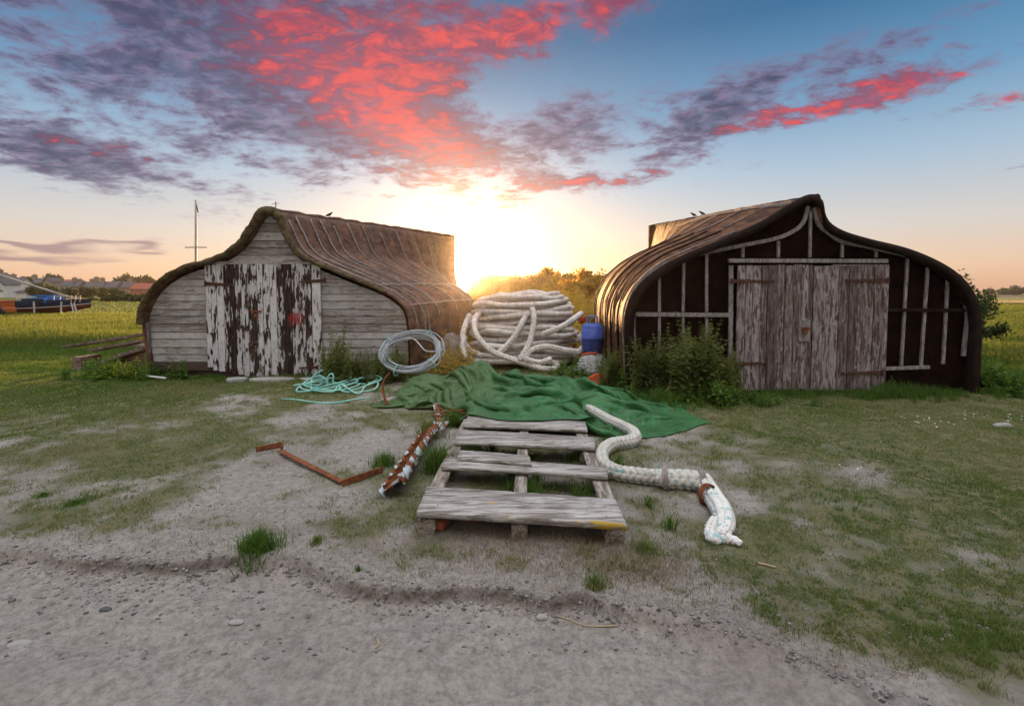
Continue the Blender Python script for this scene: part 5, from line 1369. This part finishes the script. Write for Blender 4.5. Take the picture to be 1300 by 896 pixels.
# low rough weeds beside the hull, left of the rope heap
X, Y, H = [], [], []
for i in range(160):
    y = g.uniform(7.9, 10.5); x = g.uniform(-1.45, -.65) if y < 9.6 else g.uniform(-1.2, -.3); X.append(x); Y.append(y); H.append(g.uniform(.25, .6) + .22 * max(0, y - 8.6))
thicket('rough_weeds', X, Y, H, 'rough weeds round the cable coil and the net mound', M['thicket'], g, .08)

# ---- meadow --------------------------------------------------------
def meadow():
    g = np.random.default_rng(61)
    def dens(x, y): return np.clip(sstep(-x, 3.2, 5.0) * (y > 8.0) , 0, 1) * ~blocked(x, y) * (np.abs(x / y) < 1.5)
    y = 11.5 * (30 / 11.5) ** (g.random(140000) ** .9); x = -g.uniform(.25, 1.5, len(y)) * y; k_ = g.random(len(y)) < dens(x, y) * (.55 + .45 * (y > 13)); x, y = x[k_], y[k_]
    h = (.07 + .22 * sstep(y, 9.5, 15)) * g.uniform(.45, 1.1, len(x)) * (.55 + .9 * fbm(x * .5, y * .5, 3, 7)); w_ = .004 + .0011 * y
    grass_obj('meadow_grass', x, y, h, w_, M['meadow'], 'long sunlit yellow green meadow grass on the left', g, .5, rnd=np.clip(g.random(len(x)) * .8 + sstep(y, 12, 22) * .25, 0, 1))
    y = 5.0 * (13.5 / 5.0) ** g.random(240000); x = -g.uniform(.42, 1.5, len(y)) * y; k_ = (g.random(len(y)) < sstep(-x, 3.4, 6.0) * sstep(y + .9 * fbm(x * .8, y * .8, 3, 44), 5.6, 9.0)) & ~blocked(x, y); x, y = x[k_], y[k_]
    h = (.020 + .06 * sstep(y, 7, 12)) * g.uniform(.45, 1.1, len(x)) * (.5 + fbm(x * 1.2, y * 1.2, 3, 7)); grass_obj('lush_grass', x, y, h, .004 + .0008 * y, M['lush'], 'shorter rich green grass left of the old planks', g, .7)
    y = 30 * (120 / 30) ** g.random(60000); x = g.uniform(-1.2, 1.2, len(y)) * y; h = .14 * g.uniform(.45, 1.1, len(x)) ; grass_obj('rough_grass', x, y, h, .03 + .0012 * y, M['grass'], 'rough green pasture beyond the boat and the sheds', g, .7)
    y = 7.6 * (70 / 7.6) ** (g.random(120000) ** .85); x = g.uniform(.80, 1.25, len(y)) * y; k_ = ~blocked(x, y) & (x > 6.7); x, y = x[k_], y[k_]
    h = (.10 + .15 * sstep(y, 8, 13)) * g.uniform(.45, 1.1, len(x)) * (.5 + fbm(x * .5, y * .5, 3, 9)); w_ = .004 + .0011 * y
    grass_obj('meadow_grass', x, y, h, w_, M['meadow'], 'long green meadow grass on the right', g, .5, rnd=g.random(len(x)) * .7)
meadow()
# little white flowers at the right
def flowers():
    g = np.random.default_rng(71); V = []; T = []; n = 0
    for c_, s_, k_ in ((G(1185, 541), .22, 14), (G(1275, 535), .3, 20), (G(1085, 600), .1, 3)):
        for i in range(k_):
            x, y = c_[0] + g.normal() * s_, c_[1] + g.normal() * s_ * .6; z = gz(x, y) + g.uniform(.03, .07); r_ = g.uniform(.006, .011); a0 = g.uniform(0, 1)
            V.append((x, y, z + .003)); m = n; n += 1
            for j in range(6): V.append((x + r_ * math.cos(a0 + j * 1.047), y + r_ * math.sin(a0 + j * 1.047), z + (.004 if j % 2 else -.002))); n += 1
            T += [(m, m + 1 + j, m + 1 + (j + 1) % 6) for j in range(6)]
    tag(np_mesh('wildflowers', np.array(V), np.array(T), M['flower'], None, origin=(5, 5, 0)), 'small white flowers dotted in the grass on the right', kind='stuff')
flowers()

# ---- trees and bushes ---------------------------------------------
def tree(name, label, cat, base, H, rw, rh, mat, seed, nclump=26, nleaf=150, leaf=.12, trunk=None, group=None, zc=None, shape=1.0):
    g = np.random.default_rng(seed); base = np.array(base, float); root = empty(name, base, label, cat, group)
    tr = trunk if trunk is not None else H * .035
    zc = zc if zc is not None else H - rh
    m = MB(); top = base + [g.normal() * rw * .08, g.normal() * rw * .08, zc]
    m.tube(catmull(np.array([base - [0, 0, .1], base + (top - base) * .5 + g.normal(size=3) * tr, top]), H / 12), tr, 8)
    C = []
    for i in range(nclump):
        v = g.normal(size=3); v /= np.linalg.norm(v); k_ = g.uniform(.35, .88) ** .6
        c_ = base + [0, 0, zc] + v * k_ * np.array([rw, rw, rh]) * (1 - .2 * g.random()); C.append((c_, rw * g.uniform(.22, .42)))
        if i % 3 == 0: m.tube(np.array([base + [0, 0, zc * .55], (base + [0, 0, zc * .75] + c_) / 2, c_]), tr * np.array([.45, .28, .10]), 5)
    m.build('trunk', M['bark'], root, smooth=True)
    V = []; T = []
    P = np.concatenate([c_ + g.normal(size=(nleaf, 3)) * r_ * np.array([.55, .55, .42]) for c_, r_ in C])
    n = len(P); a = g.normal(size=(n, 3)); a /= np.linalg.norm(a, axis=1, keepdims=True); b = np.cross(a, g.normal(size=(n, 3))); b /= np.linalg.norm(b, axis=1, keepdims=True)
    s_ = leaf * g.uniform(.5, 1.2, (n, 1))
    V = np.stack([P - a * s_, P + b * s_ * .45, P + a * s_, P - b * s_ * .45], 1).reshape(-1, 3); Q = np.arange(n * 4).reshape(-1, 4)
    np_mesh('crown', V, Q, mat, root, attrs={'rnd': np.repeat(g.random(n), 4)})
    return root
tree('elder_bush', 'dense dark green bush with pale blossom behind the right end of the right shed', 'bush', (D(1222, 400, 10.2)[0], 10.4, 0), 2.02, .62, .95, M['crown'], 501, 34, 420, .045, .05)
tree('elder_bush', 'lower lobe of dark shrub beside the meadow, right of the black shed', 'bush', (D(1245, 400, 9.6)[0], 9.6, 0), 1.25, .38, .45, M['crown'], 502, 16, 300, .04, .03)
# flower heads on the bush
# behind the gap
tree('round_tree', 'round topped backlit tree above the golden weeds between the sheds', 'tree', (D(691, 372, 42)[0], 42, 0), 3.45, 1.45, 1.5, M['crown_gold'], 510, 26, 330, .16)
for i, (px, Y, H, rw, lb) in enumerate(((636, 60, 3.1, 3.4, 'low bush just right of the setting sun'), (662, 56, 3.2, 2.6, 'bush left of the round topped tree'), (718, 34, 2.7, 1.8, 'bush directly right of the round topped tree'), (745, 26, 2.55, 1.3, 'tall ragged bush left of the right shed hull'), (762, 24, 2.3, 1.2, 'ragged bush touching the right shed hull'), (612, 90, 3.6, 4.5, 'far low bush under the setting sun'))):
    tree('bush', lb, 'bush', (D(px, 372, Y)[0], Y, 0), H, rw, H * .42, M['crown_gold'], 520 + i, 22, 260, .05 + Y * .0032)
# ------------------------------------------------------------------ boat on the grass, left
def hullmesh(L, B, H, n=24):
    """boat hull along +x (bow at +x end), origin midships on the keel"""
    secs = []
    for i in range(n):
        t = i / (n - 1); x = -L / 2 + L * t; w_ = B / 2 * (1 - max(0, (t - .35) / .65) ** 2.2) * (.72 + .28 * min(1, t / .3)); w_ = max(w_, .02)
        sheer = H * (1 + .16 * (2 * t - 1) ** 2 + .08 * t); kz = .0 + H * .55 * max(0, (t - .7) / .3) ** 2 + H * .25 * max(0, (.15 - t) / .15)
        secs.append([(x, w_ * s_, kz + (sheer - kz) * z_) for s_, z_ in ((-1, 1), (-1.0, .72), (-.93, .45), (-.7, .2), (-.3, .06), (0, 0), (.3, .06), (.7, .2), (.93, .45), (1.0, .72), (1, 1))])
    return np.array(secs)
BY = 31.0
bx = D(-10, 400, BY)[0]
boat = empty('fishing_boat', (bx, BY, 0), 'dark navy hulled boat with blue cover laid up on the grass at the far left', 'boat')
S_ = hullmesh(12.6, 3.0, .80); S_[..., 2] += .05
top = S_.copy(); m_ = len(S_[0])
# lower hull maroon, upper navy, white line between
def hull_band(z_lo, z_hi, mat, name, off=0.0, th=0.0):
    P = []
    for sec in S_:
        h0, h1_ = sec[5, 2], sec[0, 2]
        for side in (0, 1):
            half = sec[:6] if side == 0 else sec[5:][::-1]
            zz = np.linspace(h0 + (h1_ - h0) * z_lo, h0 + (h1_ - h0) * z_hi, 6); o = np.argsort(half[:, 2])
            yy = np.interp(zz, half[o, 2], half[o, 1]); P.append([(sec[0, 0], y + (off if side else -off), z) for y, z in zip(yy, zz)])
    A = np.array(P[0::2]); B_ = np.array(P[1::2]); n, k_ = A.shape[:2]
    V = np.concatenate([A.reshape(-1, 3), B_.reshape(-1, 3)]) + [bx, BY, 0]; q = grid_quads(n, k_)
    return np_mesh(name, V, np.vstack([q[:, ::-1], q + n * k_]), mat, boat, smooth=True)
hull_band(0, .45, M['maroon'], 'lower_hull'); hull_band(.46, 1.0, M['navy'], 'upper_hull'); hull_band(.44, .50, M['boatwhite'], 'waterline', .012)
V = np.stack([S_[:, 0] + [bx, BY, -.05], S_[:, -1] + [bx, BY, -.05]], 1).reshape(-1, 3); np_mesh('deck', V, grid_quads(len(S_), 2), M['spar'], boat)
tr_ = S_[0] + [bx, BY, 0]; m = MB(); m.add(tr_, [tuple(range(m_))]); m.build('transom', M['navy'], boat)
def wx(px, py, y=BY): return D(px, py, y)
m = MB(); a = wx(28, 384); b = wx(73, 384)
c = [(a[0], BY - .9, .8), (b[0], BY - .8, .8), (b[0], BY + .8, .8), (a[0], BY + .9, .8), (a[0] + .9, BY - .6, 1.08), (b[0] - .1, BY - .55, 1.20), (b[0] - .1, BY + .55, 1.20), (a[0] + .9, BY + .6, 1.08)]
m.hexa(c); m.build('cover', M['bluecover'], boat, bevel=.04)
m = MB(); m.box(b[0] - 1.1, b[0] - .15, BY - .62, BY + .62, 1.19, 1.27); m.build('cover_top', M['bluecover'], boat, bevel=.03)
m = MB(); q = wx(55, 382); m.box(q[0] - .55, q[0] + .75, BY - .84, BY - .78, .93, 1.06); m.build('window', M['glass'], boat)
m = MB(); m.tube([wx(-40, 336, BY - 1.0), wx(30, 359, BY - .6), wx(105, 382.5, BY)], .075, 8); m.build('boom', M['spar'], boat, smooth=True)
for px in (76, 84, 92, 98, 103, 109): q = wx(px, 390); m = MB(); m.tube([(q[0], BY - .4, .82), (q[0] + .02, BY - .4, 1.25)], .03, 6); m.build('stanchion', M['spar'], boat)
m = MB(); a = wx(76, 384); b = wx(111, 384); m.tube([(a[0], BY - .4, 1.20), (b[0], BY - .4, 1.16)], .02, 6); m.build('rail', M['spar'], boat)
for x0, x1 in ((78, 77), (43, 44)): m = MB(); m.tube([wx(x0, 383, BY - 1.5), wx(x1, 405, BY - 1.7)], .05, 6); m.build('prop', M['spar'], boat)
lad = empty('ladder', wx(97, 405, BY - 1.4), 'pale ladder leaning on the stern of the navy boat', 'ladder')
la, lb_ = wx(90, 384, BY - 1.3), wx(96, 405, BY - 1.9); lc, ld = wx(94, 384, BY - 1.3), wx(100, 405, BY - 1.9)
for p, q in ((la, lb_), (lc, ld)): m = MB(); m.tube([p, q], .03, 6); m.build('rail', M['spar'], lad)
for t in np.linspace(.1, .9, 6): m = MB(); m.tube([la + (lb_ - la) * t, lc + (ld - lc) * t], .022, 6); m.build('rung', M['spar'], lad)
# orange tractor part at the edge of the picture
q = wx(3, 400, 27); tr = empty('small_tractor', (q[0], 27, 0), 'faded orange tractor cut off by the left edge before the boat', 'tractor')
m = MB(); m.box(q[0] - .9, q[0] + .45, 26.6, 27.4, .30, .60); m.build('body', M['orangecar'], tr, bevel=.05)
for x_ in (q[0] - .75, q[0] + .28): m = MB(); m.box(x_, x_ + .09, 26.65, 27.35, .60, .95); m.build('cab_post', M['orangecar'], tr, bevel=.01)
m = MB(); m.box(q[0] - .8, q[0] + .40, 26.6, 27.4, .94, 1.0); m.build('cab_roof', M['orangecar'], tr, bevel=.03)
for x_ in (q[0] - .6, q[0] + .3):
    V, Q = lathe([(.30, -.09), (.34, -.05), (.34, .05), (.30, .09), (.12, .09), (.0, .08)], (0, 0, 0), 20); V = V[:, [0, 2, 1]] + [x_, 26.5, .32]; np_mesh('wheel', V, Q[:, ::-1], M['timber_dark'], tr, smooth=True)
# masts beyond the left shed
ms = empty('boat_mast', D(248, 372, 26), 'tall bare boat mast with one crosstree rising behind the left shed', 'mast'); ms.location.z = 0
m = MB(); m.tube([(ms.location.x, 26, 0), (*D(248.5, 254, 26)[:2], D(248, 254, 26)[2])], np.array([.075, .05]), 8); m.build('pole', M['spar'], ms, smooth=True)
m = MB(); m.tube([D(235, 314, 26), D(262, 314, 26)], .03, 6); m.build('crosstree', M['spar'], ms)
m = MB(); m.tube([D(248.5, 256, 26), D(251.5, 270, 26)], .03, 5); m.build('halyard_block', M['timber_dark'], ms)
m = MB(); m.tube([(D(350, 330, 24)[0], 24, -.1), D(350, 256, 24)], .03, 6); m.tube([D(345, 259, 24), D(355, 258, 24)], .012, 5); tag(m.build('aerial_mast', M['spar'], None, origin=(D(350, 330, 24)[0], 24, 0)), 'thin masthead just showing above the ridge of the left shed', 'mast')

# ------------------------------------------------------------------ village
def house(px0, px1, eave, ridge, Y, dep, wall, roofm, label, chim=(), wins=(), gable=False, name='house', base=0.0):
    a = D(px0, eave, Y); b = D(px1, eave, Y); x0, x1, ze = a[0], b[0], a[2]; zr = D(px0, ridge, Y + dep / 2)[2] if not gable else D(px0, ridge, Y)[2]
    h = empty(name, ((x0 + x1) / 2, Y, base), label, 'house')
    m = MB()
    if gable:
        xm = (x0 + x1) / 2; m.prism([(x0, base), (x1, base), (x1, ze), (xm, zr), (x0, ze)], Y, Y + dep)
    else:
        m.box(x0, x1, Y, Y + dep, base, ze)
        for xx in (x0, x1): m.add([(xx, Y, ze), (xx, Y + dep, ze), (xx, Y + dep / 2, zr - .1)], [(0, 1, 2)])
    m.build('wall', wall, h)
    r_ = MB(); o = .35; t = .18
    if gable:
        for s_ in (-1, 1):
            xe = xm + s_ * (x1 - x0) / 2 * 1.06; ze2 = ze - (zr - ze) * .06
            r_.hexa([(xe, Y - o, ze2), (xm, Y - o, zr), (xm, Y + dep + o, zr), (xe, Y + dep + o, ze2), (xe, Y - o, ze2 + t), (xm, Y - o, zr + t), (xm, Y + dep + o, zr + t), (xe, Y + dep + o, ze2 + t)])
    else:
        for (ya, yb) in ((Y - o, Y + dep / 2), (Y + dep + o, Y + dep / 2)):
            r_.hexa([(x0 - o, ya, ze - .1), (x1 + o, ya, ze - .1), (x1 + o, yb, zr), (x0 - o, yb, zr), (x0 - o, ya, ze + t - .1), (x1 + o, ya, ze + t - .1), (x1 + o, yb, zr + t), (x0 - o, yb, zr + t)])
    ro = r_.build('roof', roofm, h)
    for px, pt in chim:
        q = D(px, pt, Y + dep / 2); w_ = (x1 - x0) * .0 + .55 * Y / 150; m = MB(); m.box(q[0] - w_, q[0] + w_, Y + dep / 2 - .5, Y + dep / 2 + .5, zr - .6, q[2]); m.box(q[0] - w_ - .08, q[0] + w_ + .08, Y + dep / 2 - .58, Y + dep / 2 + .58, q[2] - .02, q[2] + .16); m.build('chimney', M['brickw'], ro)
        for dx in (-.25, .25): m = MB(); m.tube([(q[0] + dx, Y + dep / 2, q[2] + .1), (q[0] + dx, Y + dep / 2, q[2] + .6)], .12, 8); m.build('chimney_pot', M['redtile'], ro)
    for (p0, p1, q0, q1) in wins:
        A, B_ = D(p0, q0, Y), D(p1, q1, Y); m = MB(); m.box(A[0], B_[0], Y - .08, Y + .1, B_[2], A[2]); f = m.build('window', M['glass'], h); w_ = .08
        m = MB(); m.box(A[0] - w_, B_[0] + w_, Y - .10, Y - .06, A[2], A[2] + w_); m.box(A[0] - w_, B_[0] + w_, Y - .12, Y - .06, B_[2] - w_, B_[2]); m.box(A[0] - w_, A[0], Y - .10, Y - .06, B_[2], A[2]); m.box(B_[0], B_[0] + w_, Y - .10, Y - .06, B_[2], A[2]); m.build('window_frame', M['boatwhite'], f)
    return h
h_ = house(-30, 4, 361, 346, 150, 5, M['render'], M['slate'], 'white rendered house with dark timbering and gable at the far left', chim=((0, 343), (-12, 344)), wins=((-16, -12, 364, 369), (-3, 0, 362, 367)), gable=True)
for (p0, q0, p1, q1) in ((-30, 361, -13, 347), (-13, 347, 4, 361), (-29, 369, 3, 369), (-6, 353, -6, 372)):
    m = MB(); m.bar(D(p0, q0, 149.8), D(p1, q1, 149.8), .12, .35, up=(0, 1, 0)) if p0 == p1 else m.bar(D(p0, q0, 149.8), D(p1, q1, 149.8), .12, .35); m.build('timbering', M['timber_dark'], h_)
house(8, 24, 360.5, 353, 160, 5, M['render'], M['slate'], 'white cross wing joined to the timbered white house', chim=((17, 349),), wins=((13, 15, 363, 366),))
house(20, 32, 371, 369, 130, 3, M['render'], M['slate'], 'low white outbuilding in front of the white houses', ())
house(41, 55, 359, 353.5, 190, 5, M['brickw'], M['slate'], 'grey roofed cottage with chimney left of the long terrace', chim=((44, 349.5),), wins=((46, 48, 361, 364),))
house(54, 65, 358, 352.5, 185, 4, M['brickw'], M['slate'], 'cottage gable end facing the meadow', gable=True, wins=((58.5, 60.5, 360, 363),))
for i, (a, b, e, r_, w_, rf, ch, wn, lb) in enumerate((
    (66, 86, 363.5, 357.5, 'render', 'slate', ((94.5 - 17, 353.8),), ((70, 73, 365, 367.5), (78, 81, 365, 367.5)), 'terrace house with a low white front, left end of the row'),
    (87, 99, 364, 357.8, 'brickw', 'slate', ((94.8, 353.2),), ((90, 92, 366, 368),), 'dark stone terrace house with tall chimney'),
    (100, 112, 364, 358, 'render', 'slate', ((101.5, 355),), ((102, 104, 365.5, 368), (107, 109, 365.5, 368)), 'terrace house with white gabled porch'),
    (113, 126, 364, 358, 'render', 'slate', ((122.5, 352.3), (117, 355)), ((116, 118, 365.5, 368), (121, 123, 365.5, 368)), 'white terrace house with two chimneys'),
    (127, 147, 365, 357.8, 'brickw', 'slate', ((130, 353.3),), ((136, 138.5, 366.5, 369), (142, 144, 366.5, 369)), 'long dark slate roofed house in the middle of the row'),
    (148, 165, 365, 358, 'brickw', 'slate', ((165, 354),), ((151, 153, 366.5, 369), (157, 159, 366.5, 369)), 'dark house with roof window left of the red roof'),
    (166, 192, 367, 360, 'redtile', 'redtile', (), ((171, 175, 368, 370.5), (182, 185, 368, 370.5)), 'red roofed red walled house at the right end of the row'))):
    house(a, b, e, r_, 200 + (i % 3) * 1.5, 5, M[w_], M[rf], lb, ch, wn)
house(77, 92, 357.6, 355.2, 240, 8, M['brickw'], M['redtile'], 'red ridged house just showing behind the terrace', ())
# dark bushes, hedges and trees about the village
k_ = 0
for (px, Y, ztop, rwpx, lb) in ((33, 230, 349.8, 9, 'dark round tree rising behind the white house'), (64, 230, 349.3, 12, 'broad dark tree behind the cottage gable'), (165, 235, 349.5, 15, 'broad dark tree behind the right end of the terrace'), (190, 230, 351, 9, 'dark tree partly behind the left shed'),
                          (50, 120, 361, 10, 'large green garden bush between the white house and terrace'), (62, 110, 364, 8, 'bushy green shrub above the boat cover'), (85, 130, 367, 9, 'round garden bush before the dark terrace house'), (110, 140, 366, 9, 'dark round bush before the white porch'),
                          (130, 150, 367, 8, 'low bush before the long slate roof'), (148, 140, 368, 8, 'dark bush before the house with roof window'), (140, 75, 375.5, 9, 'brownish bramble bush on the rough ground behind the boat'), (160, 78, 375, 8, 'dark bramble bush near the left shed wall'), (178, 70, 376, 10, 'bramble bush touching the left shed outline'), (118, 85, 380, 8, 'low dark bramble just beyond the boat stern')):
    q = D(px, ztop, Y); rw = rwpx / F * Y; H = q[2]; k_ += 1
    tree('tree' if 'tree' in lb else 'bush', lb, 'tree' if 'tree' in lb else 'bush', (q[0], Y, -.2), H + .2, rw, max(H * .42, .5), M['crown'], 600 + k_, 24, 200, .05 + Y * .0035)
for i, (px, Y, H, rwpx, lb) in enumerate(((1255, 420, 5, 6, 'tiny far tree on the horizon just right of the shrub'), (1275, 420, 5, 8, 'low far clump on the horizon in the middle of the right fields'), (1293, 400, 7, 9, 'far dark copse on the horizon at the right edge'), (1318, 400, 7, 12, 'far copse beyond the right edge'))):
    tree('tree', lb, 'tree', (D(px, 372, Y)[0], Y, -.5), H, rwpx / F * Y, H * .42, M['crown'], 650 + i, 16, 160, 1.1)
# blossom on the bush by the right shed
# ------------------------------------------------------------------ volume added for the warm glow round the sun: haze
def glow_haze():
    m = bpy.data.materials.new('glow_haze'); m.use_nodes = True; nt = m.node_tree; nt.nodes.clear()
    v = nt.nodes.new('ShaderNodeVolumePrincipled'); v.inputs['Color'].default_value = (1, .93, .86, 1)
    v.inputs['Density'].default_value = 0.00030; v.inputs['Anisotropy'].default_value = .92
    o = nt.nodes.new('ShaderNodeOutputMaterial'); nt.links.new(v.outputs[0], o.inputs['Volume'])
    b = MB(); b.box(-1750, 1750, -220, 1750, -2.2, 14); tag(b.build('glow_haze', m), kind='stuff')
glow_haze()
